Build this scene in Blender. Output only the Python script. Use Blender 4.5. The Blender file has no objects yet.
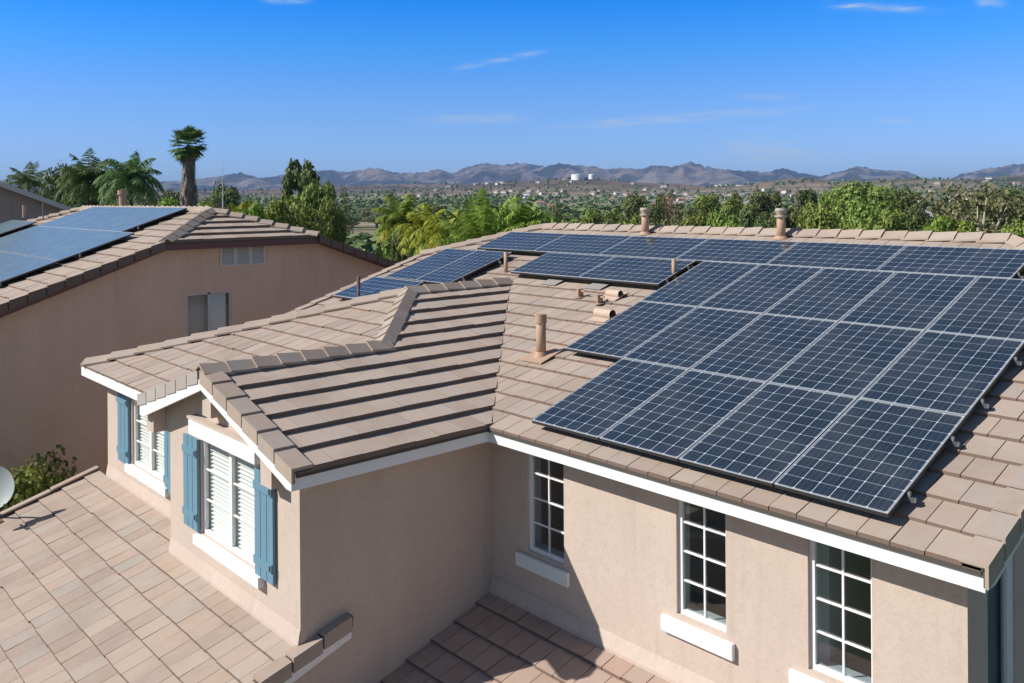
import bpy, math, random
from mathutils import Vector, Matrix, noise
random.seed(7)
R = math.radians
scene = bpy.context.scene
COL = scene.collection

# ------------------------------------------------------------------ helpers
class MB:
    """collects faces in world space; build() links them as ONE mesh object"""
    def __init__(s): s.v=[]; s.f=[]; s.m=[]; s.t={}
    def poly(s, pts, mi=0):
        i=len(s.v); s.v+=[tuple(p) for p in pts]; s.f.append(tuple(range(i,i+len(pts)))); s.m.append(mi)
    def hexa(s, p, mi=0):          # p: 4 bottom + 4 top points (ccw from above)
        i=len(s.v); s.v+=[tuple(q) for q in p]
        for f in ((3,2,1,0),(4,5,6,7),(0,1,5,4),(1,2,6,5),(2,3,7,6),(3,0,4,7)):
            s.f.append(tuple(i+k for k in f)); s.m.append(mi)
    def box(s, x0,x1,y0,y1,z0,z1, mi=0):
        x0,x1=sorted((x0,x1)); y0,y1=sorted((y0,y1)); z0,z1=sorted((z0,z1))
        s.hexa([(x0,y0,z0),(x1,y0,z0),(x1,y1,z0),(x0,y1,z0),(x0,y0,z1),(x1,y0,z1),(x1,y1,z1),(x0,y1,z1)],mi)
    def prism(s, poly, vec, mi=0): # poly extruded by vec
        vec=Vector(vec); a=[Vector(p) for p in poly]; b=[p+vec for p in a]; n=len(a); i=len(s.v)
        s.v+=[tuple(p) for p in a+b]
        s.f.append(tuple(i+k for k in range(n))[::-1]); s.m.append(mi)
        s.f.append(tuple(i+n+k for k in range(n))); s.m.append(mi)
        for k in range(n):
            s.f.append((i+k,i+(k+1)%n,i+n+(k+1)%n,i+n+k)); s.m.append(mi)
    def tube(s, p0,p1,r0,r1=None,seg=12,cap=True,mi=0):
        r1=r0 if r1 is None else r1
        p0=Vector(p0); p1=Vector(p1); d=(p1-p0).normalized()
        a=d.orthogonal().normalized(); b=d.cross(a); i=len(s.v)
        for p,r in ((p0,r0),(p1,r1)):
            for k in range(seg):
                t=2*math.pi*k/seg; s.v.append(tuple(p+a*(r*math.cos(t))+b*(r*math.sin(t))))
        for k in range(seg):
            k2=(k+1)%seg; s.f.append((i+k,i+k2,i+seg+k2,i+seg+k)); s.m.append(mi)
        if cap:
            s.f.append(tuple(i+k for k in range(seg))[::-1]); s.m.append(mi)
            s.f.append(tuple(i+seg+k for k in range(seg))); s.m.append(mi)
    def build(s, name, mats, parent=None, smooth=False, org=None):
        if org is None:
            org=Vector((0,0,0)); p=parent
            while p is not None: org+=p.location; p=p.parent
        me=bpy.data.meshes.new(name)
        me.from_pydata([(v[0]-org[0],v[1]-org[1],v[2]-org[2]) for v in s.v],[],s.f)
        if not isinstance(mats,(list,tuple)): mats=[mats]
        for m in mats: me.materials.append(m)
        me.polygons.foreach_set('material_index',s.m)
        if smooth: me.polygons.foreach_set('use_smooth',[True]*len(s.f))
        if s.t:
            at=me.attributes.new('tone','FLOAT','FACE'); at.data.foreach_set('value',[s.t.get(i,.5) for i in range(len(s.f))])
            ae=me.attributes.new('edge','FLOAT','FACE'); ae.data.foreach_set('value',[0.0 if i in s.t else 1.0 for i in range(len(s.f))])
        me.update()
        o=bpy.data.objects.new(name,me); COL.objects.link(o)
        if parent is not None: o.parent=parent
        return o

def tag(o,label=None,cat=None,group=None,kind=None):
    if label: o['label']=label
    if cat: o['category']=cat
    if group: o['group']=group
    if kind: o['kind']=kind
    return o
def empty(name,loc,label,cat,group=None):
    o=bpy.data.objects.new(name,None); o.empty_display_size=.2; COL.objects.link(o); o.location=Vector(loc)
    return tag(o,label,cat,group)
def copy_tree(o,parent=None):
    c=o.copy(); COL.objects.link(c)
    if parent is not None: c.parent=parent
    for ch in list(o.children): copy_tree(ch,c)
    return c

# ------------------------------------------------------------------ materials
class NT:
    def __init__(s,name):
        s.mat=bpy.data.materials.new(name); s.mat.use_nodes=True; s.t=s.mat.node_tree
        s.bsdf=s.t.nodes['Principled BSDF']; s.out=s.t.nodes['Material Output']
    def n(s,typ,**kw):
        x=s.t.nodes.new(typ)
        for k,v in kw.items(): setattr(x,k,v)
        return x
    def l(s,a,b): s.t.links.new(a,b)
    def math(s,op,a,b=None,c=None):
        x=s.n('ShaderNodeMath',operation=op)
        for i,q in enumerate((a,b,c)):
            if q is None: continue
            if isinstance(q,(int,float)): x.inputs[i].default_value=q
            else: s.l(q,x.inputs[i])
        return x.outputs[0]
    def mix(s,f,a,b):
        x=s.n('ShaderNodeMix',data_type='RGBA')
        for i,q in ((0,f),(6,a),(7,b)):
            if isinstance(q,(int,float)): x.inputs[i].default_value=q
            elif isinstance(q,(tuple,list)): x.inputs[i].default_value=(*q[:3],1)
            else: s.l(q,x.inputs[i])
        return x.outputs[2]
    def noise(s,scale,detail=4,coord='Object',mscale=None,rough=.5):
        tc=s.n('ShaderNodeTexCoord'); src=tc.outputs[coord]
        if coord=='World':
            pass
        if mscale:
            m=s.n('ShaderNodeMapping'); m.inputs['Scale'].default_value=mscale; s.l(src,m.inputs['Vector']); src=m.outputs[0]
        x=s.n('ShaderNodeTexNoise'); x.inputs['Scale'].default_value=scale; x.inputs['Detail'].default_value=detail; x.inputs['Roughness'].default_value=rough
        s.l(src,x.inputs['Vector']); return x.outputs['Fac']
    def ramp(s,f,stops):
        x=s.n('ShaderNodeValToRGB'); e=x.color_ramp.elements
        while len(e)<len(stops): e.new(.5)
        for k,(p,c) in enumerate(stops): e[k].position=p; e[k].color=(*c[:3],1)
        s.l(f,x.inputs[0]); return x.outputs[0]
    def bump(s,h,strength=.3,dist=.01):
        b=s.n('ShaderNodeBump'); b.inputs['Strength'].default_value=strength; b.inputs['Distance'].default_value=dist
        s.l(h,b.inputs['Height']); s.l(b.outputs[0],s.bsdf.inputs['Normal'])
    def set(s,col=None,rough=.6,metal=0,spec=.5):
        if col is not None:
            if isinstance(col,(tuple,list)): s.bsdf.inputs['Base Color'].default_value=(*col[:3],1)
            else: s.l(col,s.bsdf.inputs['Base Color'])
        if isinstance(rough,(int,float)): s.bsdf.inputs['Roughness'].default_value=rough
        else: s.l(rough,s.bsdf.inputs['Roughness'])
        s.bsdf.inputs['Metallic'].default_value=metal; s.bsdf.inputs['Specular IOR Level'].default_value=spec
        return s.mat

def m_stucco(name,c1,c2):
    k=NT(name); big=k.noise(1.1,5); fine=k.noise(85,3); streak=k.noise(1.0,3,mscale=(3.0,3.0,.35))
    f=k.math('ADD',k.math('MULTIPLY',big,.6),k.math('MULTIPLY',streak,.4))
    c=k.ramp(f,[(.3,c1),(.7,c2)])
    c=k.mix(k.math('MULTIPLY',fine,.22),c,tuple(x*.55 for x in c1))
    mid=k.noise(9,6,rough=.75); c=k.mix(k.math('MULTIPLY',k.math('MAXIMUM',k.math('SUBTRACT',mid,.47),0),1.1),c,tuple(x*.72 for x in c1))
    gr=k.noise(38,3,rough=.7); c=k.mix(k.math('MULTIPLY',k.math('MAXIMUM',k.math('SUBTRACT',gr,.5),0),1.3),c,tuple(x*.6 for x in c1))
    rs=k.noise(1.0,4,mscale=(5.5,5.5,.28)); c=k.mix(k.math('MULTIPLY',k.math('MAXIMUM',k.math('SUBTRACT',rs,.56),0),1.4),c,tuple(x*.62 for x in c1))
    k.bump(fine,.35,.005); return k.set(c,.92,spec=.2)
def m_paint(name,col,rough=.5,var=.06,bump=.05):
    k=NT(name); n=k.noise(6,4); n2=k.noise(1.3,3,mscale=(1,1,.5))
    c=k.mix(k.math('MULTIPLY',n,.35),col,tuple(x*(1-var*3) for x in col)); c=k.mix(k.math('MULTIPLY',n2,.15),c,tuple(x*.8 for x in col))
    k.bump(k.noise(60,2),bump,.004); return k.set(c,rough,spec=.4)
def m_tile(name,stops,axis,dark=(.25,.2,.17),grain=True):
    """concrete tile: tone per tile (each tile is its own island), fine streaks down the slope"""
    k=NT(name)
    if grain: rnd=k.n('ShaderNodeAttribute',attribute_name='tone').outputs['Fac']
    else: rnd=k.n('ShaderNodeNewGeometry').outputs['Random Per Island']
    c=k.ramp(rnd,stops)
    sc=(70,9,9) if axis=='x' else (9,70,9)
    st=k.noise(1.0,4,mscale=sc,rough=.65)
    mott=k.noise(5.5,5,rough=.6)
    c=k.mix(k.math('MULTIPLY',st,.34),c,dark)
    spot=k.noise(.9,5,rough=.6)
    c=k.mix(k.math('MULTIPLY',k.math('SUBTRACT',mott,.38),.75),c,(.46,.41,.37))
    c=k.mix(k.math('MULTIPLY',k.math('MAXIMUM',k.math('SUBTRACT',spot,.5),0),1.9),c,(.24,.2,.175))
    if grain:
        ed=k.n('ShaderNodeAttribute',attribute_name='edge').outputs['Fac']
        c=k.mix(k.math('MULTIPLY',ed,.85),c,(.15,.10,.078))  # side faces darkened: shadow of the laps and joints painted in
    k.bump(k.math('ADD',k.math('MULTIPLY',st,.7),k.noise(120,2)),.4,.004)
    return k.set(c,.9,spec=.25)
def m_leaf(name,c1,c2,c3,sub=.25):
    k=NT(name); g=k.n('ShaderNodeNewGeometry'); rnd=g.outputs['Random Per Island']
    oi=k.n('ShaderNodeObjectInfo')
    c=k.ramp(rnd,[(0,c1),(.55,c2),(1,c3)])
    big=k.noise(.5,3)
    c=k.mix(k.math('MULTIPLY',big,.55),c,c1)
    hsv=k.n('ShaderNodeHueSaturation'); k.l(c,hsv.inputs['Color'])
    k.l(k.math('ADD',k.math('MULTIPLY',oi.outputs['Random'],.35),.85),hsv.inputs['Value'])
    k.l(k.math('ADD',k.math('MULTIPLY',oi.outputs['Random'],.04),.48),hsv.inputs['Hue'])
    k.set(hsv.outputs[0],.6,spec=.25)
    tr=k.n('ShaderNodeBsdfTranslucent'); k.l(hsv.outputs[0],tr.inputs['Color'])
    mx=k.n('ShaderNodeMixShader'); mx.inputs[0].default_value=sub
    k.l(k.bsdf.outputs[0],mx.inputs[1]); k.l(tr.outputs[0],mx.inputs[2]); k.l(mx.outputs[0],k.out.inputs['Surface'])
    return k.mat
def m_bark(name,c1,c2):
    k=NT(name); n=k.noise(3,5,mscale=(4,4,.6)); c=k.ramp(n,[(.3,c1),(.7,c2)]); k.bump(n,.6,.03); return k.set(c,.9,spec=.1)

M={}
M['stucco']=m_stucco('tan stucco',(.565,.455,.385),(.63,.52,.445))
M['stucco_neighbour']=m_stucco('neighbour stucco',(.70,.485,.375),(.80,.575,.45))  # neighbouring house's own stucco, lighter than the main house
M['white']=m_paint('white trim paint',(.83,.83,.83),.5)
M['offwhite']=m_paint('cream jamb paint',(.72,.70,.66),.6)
M['redbrown']=m_paint('red brown fascia paint',(.16,.075,.07),.6)
M['blue']=m_paint('slate blue shutter paint',(.145,.275,.365),.6,.09,.15)
T1=[(p,tuple(v*1.08 for v in c)) for p,c in [(0,(0.3514,0.2652,0.2111)),(.35,(0.3960,0.3071,0.2439)),(.7,(0.4306,0.3412,0.2730)),(1,(0.3712,0.3071,0.2593))]]
T2=[(0,(0.3626,0.2750,0.2205)),(.3,(0.4312,0.3233,0.2520)),(.6,(0.4655,0.3667,0.2925)),(.8,(0.3920,0.3329,0.2835)),(1,(0.4508,0.3281,0.2520))]
M['tile_x']=m_tile('roof tile facing front',T1,'x'); M['tile_y']=m_tile('roof tile facing side',[(p,tuple(v*1.18 for v in c)) for p,c in T1],'y')  # side-facing copy brightened: light on those slopes put into the colour
M['tile_low']=m_tile('lower roof tile',T2,'x')
M['deck']=m_paint('roof underlay',(.09,.075,.065),.95)
M['cap']=m_tile('ridge tile',T1,'y',grain=False); M['verge_y']=m_tile('verge tile side',T1,'y',grain=False); M['verge_x']=m_tile('verge tile front',T1,'x',grain=False)
M['cap2']=m_tile('ridge tile greyed',[(0,(.40,.35,.33)),(.5,(.44,.39,.36)),(1,(.46,.41,.38))],'x',grain=False)
M['pipe']=m_paint('terracotta tan pipe paint',(.47,.31,.215),.65,.12,.1)
M['pipe_pale']=m_paint('faded tan vent paint',(.56,.43,.34),.7,.1,.1); M['flash']=m_paint('darkened flashing',(.34,.31,.29),.6); M['pipe_dark']=m_paint('brown pipe paint',(.20,.14,.11),.6)  # flashing colour darkened, partly for the shade under the panels
M['galv']=m_paint('pale weathered metal',(.55,.55,.54),.45)
M['dish']=m_paint('grey dish paint',(.42,.46,.45),.45)
M['clamp']=m_paint('clamp metal',(.22,.22,.22),.4); M['rail']=m_paint('dark rail metal',(.10,.10,.11),.4)
M['blind']=m_paint('white louvre slats',(.80,.80,.76),.5)
M['room']=m_paint('dim room wall',(.42,.42,.41),.9)
M['curtain']=m_paint('grey curtain',(.50,.47,.45),.9)
M['vent']=m_paint('grey vent louvres',(.70,.66,.62),.6)
k=NT('aluminium frame'); M['alu']=k.set((.56,.58,.60),.4,.3,.5)
k=NT('dark frame side'); M['framedark']=k.set((.05,.052,.06),.4,.4,.5)
k=NT('black clamp'); M['black']=k.set((.02,.02,.022),.5)
def m_glass(name='window glass',tint=(.66,.76,.82),f0=.14):
    k=NT(name); t=k.n('ShaderNodeBsdfTransparent'); t.inputs[0].default_value=(*tint,1)
    g=k.n('ShaderNodeBsdfGlossy'); g.inputs['Roughness'].default_value=.03
    ge=k.n('ShaderNodeNewGeometry'); dp=k.n('ShaderNodeVectorMath',operation='DOT_PRODUCT'); k.l(ge.outputs['Incoming'],dp.inputs[0]); k.l(ge.outputs['Normal'],dp.inputs[1])
    c=k.math('SUBTRACT',1.0,k.math('ABSOLUTE',dp.outputs['Value'])); f=k.math('ADD',k.math('MULTIPLY',k.math('POWER',c,5.0),1-f0),f0)
    mx=k.n('ShaderNodeMixShader'); k.l(f,mx.inputs[0]); k.l(t.outputs[0],mx.inputs[1]); k.l(g.outputs[0],mx.inputs[2])
    k.l(mx.outputs[0],k.out.inputs['Surface']); return k.mat
M['glass']=m_glass()
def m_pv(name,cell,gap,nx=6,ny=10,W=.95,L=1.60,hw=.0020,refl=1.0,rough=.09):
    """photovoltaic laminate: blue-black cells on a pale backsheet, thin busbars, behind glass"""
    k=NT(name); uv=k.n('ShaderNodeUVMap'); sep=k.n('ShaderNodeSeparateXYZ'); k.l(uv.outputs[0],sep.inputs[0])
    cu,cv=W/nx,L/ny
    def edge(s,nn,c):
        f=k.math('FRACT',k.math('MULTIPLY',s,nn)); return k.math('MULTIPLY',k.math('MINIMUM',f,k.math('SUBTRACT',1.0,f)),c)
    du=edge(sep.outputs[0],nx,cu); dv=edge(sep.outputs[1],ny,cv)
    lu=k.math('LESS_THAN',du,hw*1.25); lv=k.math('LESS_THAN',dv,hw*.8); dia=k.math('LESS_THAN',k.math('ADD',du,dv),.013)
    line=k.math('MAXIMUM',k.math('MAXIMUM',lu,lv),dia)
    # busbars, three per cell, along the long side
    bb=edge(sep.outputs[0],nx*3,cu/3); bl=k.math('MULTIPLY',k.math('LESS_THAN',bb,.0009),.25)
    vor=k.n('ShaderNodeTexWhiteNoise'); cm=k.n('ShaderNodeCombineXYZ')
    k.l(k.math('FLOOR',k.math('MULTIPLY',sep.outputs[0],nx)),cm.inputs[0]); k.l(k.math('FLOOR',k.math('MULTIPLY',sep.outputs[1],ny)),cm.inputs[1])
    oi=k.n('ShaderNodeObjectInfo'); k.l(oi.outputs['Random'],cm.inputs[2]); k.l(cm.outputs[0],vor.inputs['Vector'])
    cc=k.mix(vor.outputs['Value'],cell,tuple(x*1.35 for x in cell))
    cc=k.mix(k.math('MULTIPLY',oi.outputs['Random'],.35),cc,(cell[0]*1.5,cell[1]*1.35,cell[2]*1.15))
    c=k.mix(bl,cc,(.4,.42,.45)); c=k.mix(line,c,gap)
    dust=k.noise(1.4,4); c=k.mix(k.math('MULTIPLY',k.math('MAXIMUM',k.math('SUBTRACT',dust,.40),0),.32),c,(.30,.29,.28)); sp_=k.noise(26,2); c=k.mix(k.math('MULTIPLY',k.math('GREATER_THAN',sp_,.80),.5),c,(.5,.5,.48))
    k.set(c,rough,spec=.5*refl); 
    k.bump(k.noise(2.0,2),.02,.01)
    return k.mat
M['pv']=m_pv('solar cells',(.0165,.0265,.042),(.50,.56,.62))
M['pv_far']=m_pv('dusty sky sheen solar cells',(.10,.15,.19),(.20,.25,.29),hw=.003,rough=.32,refl=.8)  # cells paled: dust and a dull sky reflection put into the colour

def m_ground():
    k=NT('terrain'); g=k.n('ShaderNodeNewGeometry'); pos=g.outputs['Position']
    def nz(sc,det=5,ro=.55):
        x=k.n('ShaderNodeTexNoise'); x.inputs['Scale'].default_value=sc; x.inputs['Detail'].default_value=det; x.inputs['Roughness'].default_value=ro; k.l(pos,x.inputs['Vector']); return x.outputs['Fac']
    a=nz(.012,6); b=nz(.0022,5); d=nz(.08,4)
    dry=k.ramp(nz(.02,7,.62),[(.36,(.09,.115,.05)),(.46,(.19,.17,.11)),(.56,(.40,.31,.22)),(.7,(.14,.15,.08))])
    scrub=k.ramp(nz(.006,9,.68),[(.38,(.05,.055,.035)),(.5,(.13,.095,.075)),(.58,(.22,.155,.12)),(.7,(.08,.08,.055))])
    grn=k.ramp(d,[(.35,(.05,.075,.03)),(.65,(.12,.15,.06))])
    ln=k.n('ShaderNodeVectorMath',operation='LENGTH'); k.l(pos,ln.inputs[0])
    far=k.math('MULTIPLY',k.math('SUBTRACT',ln.outputs['Value'],1500),1/700.); 
    far=k.math('MINIMUM',k.math('MAXIMUM',far,0),1)
    near=k.math('MINIMUM',k.math('MAXIMUM',k.math('MULTIPLY',k.math('SUBTRACT',95,ln.outputs['Value']),1/50.),0),1)
    c=k.mix(far,dry,scrub)
    mid=k.math('MINIMUM',k.math('MAXIMUM',k.math('MULTIPLY',k.math('SUBTRACT',ln.outputs['Value'],380),1/200.),0),1); mid=k.math('MULTIPLY',mid,k.math('MINIMUM',k.math('MAXIMUM',k.math('MULTIPLY',k.math('SUBTRACT',1700,ln.outputs['Value']),1/400.),0),1))
    gm=k.math('MINIMUM',k.math('MAXIMUM',k.math('MULTIPLY',k.math('SUBTRACT',b,.47),9),0),1)
    c=k.mix(k.math('MULTIPLY',k.math('MULTIPLY',gm,mid),k.math('SUBTRACT',.8,far)),c,grn)
    c=k.mix(near,c,grn)
    return k.set(c,.95,spec=.1)
M['ground']=m_ground()
def m_mount():
    k=NT('mountain scrub'); g=k.n('ShaderNodeNewGeometry'); pos=g.outputs['Position']
    def nz(sc,det=6,ro=.6):
        x=k.n('ShaderNodeTexNoise'); x.inputs['Scale'].default_value=sc; x.inputs['Detail'].default_value=det; x.inputs['Roughness'].default_value=ro; k.l(pos,x.inputs['Vector']); return x.outputs['Fac']
    c=k.ramp(nz(.0022,8,.65),[(.42,(.015,.018,.014)),(.48,(.06,.05,.04)),(.54,(.22,.17,.14)),(.68,(.10,.085,.065))])
    k.bump(nz(.006,8,.7),1.0,40); return k.set(c,.95,spec=.05)
M['mount']=m_mount()
M['leaf_green']=m_leaf('green leaves',(0.1304, 0.1822, 0.0425),(0.2422, 0.3036, 0.0637),(0.4285, 0.4706, 0.1063))
M['leaf_dark']=m_leaf('dark leaves',(0.0731, 0.1035, 0.0333),(0.1357, 0.1725, 0.0516),(0.2297, 0.2587, 0.0835),.12)
M['leaf_olive']=m_leaf('olive leaves',(0.1184, 0.1368, 0.0569),(0.2088, 0.2217, 0.0948),(0.334, 0.3261, 0.1518))
M['leaf_lime']=m_leaf('lime leaves',(0.1386, 0.209, 0.033),(0.2656, 0.363, 0.055),(0.4158, 0.484, 0.099),.35)
M['leaf_grey']=m_leaf('grey green leaves',(.15,.18,.10),(.24,.27,.16),(.33,.35,.21))
M['leaf_rust']=m_leaf('rust leaves',(.20,.12,.06),(.30,.17,.09),(.36,.22,.12))
M['frond']=m_leaf('palm fronds',(0.066, 0.121, 0.0385),(0.132, 0.209, 0.0605),(0.264, 0.352, 0.121),.3)
M['frond_gold']=m_leaf('golden palm fronds',(.16,.19,.025),(.34,.33,.04),(.50,.42,.06),.35)
M['frond_rust']=m_leaf('orange palm fronds',(.35,.22,.05),(.45,.27,.06),(.55,.36,.09),.3)
M['thatch']=m_leaf('dead palm skirt',(.17,.14,.12),(.28,.23,.19),(.38,.32,.27),.05)
M['bark']=m_bark('brown bark',(.07,.05,.035),(.16,.12,.09))
M['bark_pale']=m_bark('pale bark',(.42,.36,.29),(.62,.55,.46))
M['wall_far']=NT('far house wall').set((.60,.54,.47),.9); M['roof_far']=NT('far house roof').set((.30,.22,.18),.9)
M['wall_far2']=NT('far pale wall').set((.72,.70,.66),.9); M['roof_far2']=NT('far grey roof').set((.24,.23,.24),.9)
M['roof_far3']=NT('far red roof').set((.36,.18,.12),.9); M['winfar']=NT('far window').set((.04,.05,.06),.2)
M['tank']=NT('white tank paint').set((.86,.86,.86),.6)

# ------------------------------------------------------------------ camera
S=.3124; CAMP=Vector((7.040,-6.703,2.461)); YAW=-.82927; ROLL=-.0070; F=876.5; HY=198.19
fw=Vector((math.sin(YAW),math.cos(YAW),0)); rt=Vector((math.cos(YAW),-math.sin(YAW),0)); up=Vector((0,0,1))
r2=rt*math.cos(ROLL)+up*math.sin(ROLL); u2=-rt*math.sin(ROLL)+up*math.cos(ROLL)
cam=bpy.data.cameras.new('camera'); co=bpy.data.objects.new('camera',cam); COL.objects.link(co)
m=Matrix.Identity(4)
for i in range(3): m[i][0]=r2[i]; m[i][1]=u2[i]; m[i][2]=-fw[i]; m[i][3]=CAMP[i]
co.matrix_world=m
cam.sensor_width=36; cam.lens=F/1024*36; cam.shift_y=(HY-341.5)/1024; cam.clip_start=.1; cam.clip_end=40000
scene.camera=co
def spot(px,py,D):
    """world point on the sight line of a photo position at forward distance D (used to lay out the landscape)"""
    return CAMP+(fw+r2*((px-512)/F)-u2*((py-HY)/F))*D

# ------------------------------------------------------------------ terrain
def smooth(t): t=max(0,min(1,t)); return t*t*(3-2*t)
def zprof(D):
    pts=[(0,-5.8),(45,-5.8),(110,-7.6),(300,-8.6),(900,-8.0),(1500,1.5),(2200,17),(3000,30),(4200,33),(7500,50),(30000,90)]
    for (a,za),(b,zb) in zip(pts,pts[1:]):
        if D<=b: return za+(zb-za)*(D-a)/(b-a)
    return pts[-1][1]
HILLS=[]   # (centre, radial sigma, tangential sigma, height)
def hill(px,D,h,sr,st): HILLS.append((spot(px,HY,D),sr,st,h))
hill(575,2350,30,300,230); hill(470,3000,14,350,500); hill(380,3100,14,300,320); hill(845,1900,13,230,260); hill(925,1850,12,200,110); hill(790,2000,13,200,70); hill(1040,2300,28,250,200); hill(680,2600,-4,200,200)
def terr(x,y):
    dx,dy=x-CAMP.x,y-CAMP.y; D=math.hypot(dx,dy); z=zprof(D)
    if D>150: z+=min(1,(D-150)/1500)*(noise.noise(Vector((x*.0016,y*.0016,3)))*9+noise.noise(Vector((x*.007,y*.007,8)))*2.5)
    if D>600:
        for c,sr,st,h in HILLS:
            ux,uy=(c.x-CAMP.x),(c.y-CAMP.y); L=math.hypot(ux,uy); ux/=L; uy/=L
            ex,ey=x-c.x,y-c.y; r=ex*ux+ey*uy; t=-ex*uy+ey*ux
            e=(r/sr)**2+(t/st)**2
            if e<12: z+=h*math.exp(-e/1.6)*(1+.25*noise.noise(Vector((x*.01,y*.01,5))))
    return z
def build_terrain():
    b=MB(); radii=[0,15,30,45,60,80,110,150,200,270,360,470,600,750,900]
    r=900
    while r<4600: r+=70 if r<3400 else 150; radii.append(r)
    while r<26000: r*=1.18; radii.append(r)
    angs=[]; a=-180
    ya=math.degrees(YAW)
    while a<180: angs.append(a); a+= .45 if -40<a<40 else 5
    n=len(angs)
    for r in radii:
        for a in angs:
            t=R(ya+a); x=CAMP.x+math.sin(t)*r; y=CAMP.y+math.cos(t)*r; b.v.append((x,y,terr(x,y)))
    for i in range(len(radii)-1):
        for j in range(n):
            j2=(j+1)%n; b.f.append((i*n+j,(i+1)*n+j,(i+1)*n+j2,i*n+j2)); b.m.append(0)
    o=b.build('ground',M['ground'],smooth=True); tag(o,kind='structure')
build_terrain()

SKY=[(-400,176),(-200,170),(0,180),(60,182),(120,184),(175,181),(205,178),(240,173),(262,178),(300,172),(330,170),(345,172),(375,168),(400,173),(425,172),(438,169),(452,173),(470,166),(485,163),(500,165),(520,163),(545,166),(560,164),(590,166),(605,169),(622,168),(640,169),(655,165),(672,167),(690,162),(705,166),(720,169),(745,171),(765,172),(785,168),(800,173),(822,176),(838,172),(858,166),(880,170),(905,171),(925,178),(945,180),(965,173),(990,168),(1020,164),(1060,158),(1200,165),(1400,172)]
def skyline(px):
    for (a,ya),(b,yb) in zip(SKY,SKY[1:]):
        if px<=b:
            t=(px-a)/(b-a); return ya+(yb-ya)*(t*t*(3-2*t)*.6+t*.4)
    return SKY[-1][1]
def mountains():
    D0=8800; b=MB(); cols=900; rows=90; px0,px1=-420,1440
    for j in range(rows+1):
        t=j/rows                       # 0 front foot .. ridge at .55 .. 1 back
        for i in range(cols+1):
            px=px0+(px1-px0)*i/cols; th=math.atan((px-512)/F)+YAW
            ridge=(HY-.007*(px-512)-skyline(px))/F*D0*1.02+CAMP.z
            Dd=(D0-2600+t*4700)/math.cos(th-YAW)
            x=CAMP.x+math.sin(th)*Dd; y=CAMP.y+math.cos(th)*Dd
            base=45
            prof=smooth(t/.55) if t<.55 else 1-smooth((t-.55)/.45)*.9
            prof=prof**1.25
            q=Vector((x*.0011,y*.0011,1.7))
            rn=0; amp=1; 
            for o_ in range(7):
                rn+=amp*(1-abs(noise.noise(q*(2**o_)))*2.2); amp*=.5
            rn=(rn/1.94-.45)*1.25
            e=min(1,.12+abs(t-.55)/.14)
            hh=(ridge-base)
            z=base+hh*prof+hh*rn*.95*e*min(1,t/.12)*(prof+.15)
            z+=noise.noise(q*16)*16*prof+noise.noise(q*40)*6*prof
            b.v.append((x,y,max(z,30)))
    n=cols+1
    # keep the long skyline of the range: even out columns whose ridge noise ran away
    fac=[]
    for i in range(cols+1):
        px=px0+(px1-px0)*i/cols; tgt=(HY-.007*(px-512)-skyline(px))/F
        cur=max((b.v[j*n+i][2]-CAMP.z)/((b.v[j*n+i][0]-CAMP.x)*fw.x+(b.v[j*n+i][1]-CAMP.y)*fw.y) for j in range(rows+1))
        fac.append(tgt/max(cur,.004))
    for i in range(cols+1):
        w0=[fac[k] for k in range(max(0,i-2),min(cols,i+2)+1)]; f_=sum(w0)/len(w0)
        for j in range(rows+1):
            x,y,z=b.v[j*n+i]; b.v[j*n+i]=(x,y,CAMP.z+(z-CAMP.z)*f_)
    for j in range(rows):
        for i in range(cols): b.f.append((j*n+i,j*n+i+1,(j+1)*n+i+1,(j+1)*n+i)); b.m.append(0)
    tag(b.build('mountains',M['mount'],smooth=True),kind='structure')
mountains()

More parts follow.
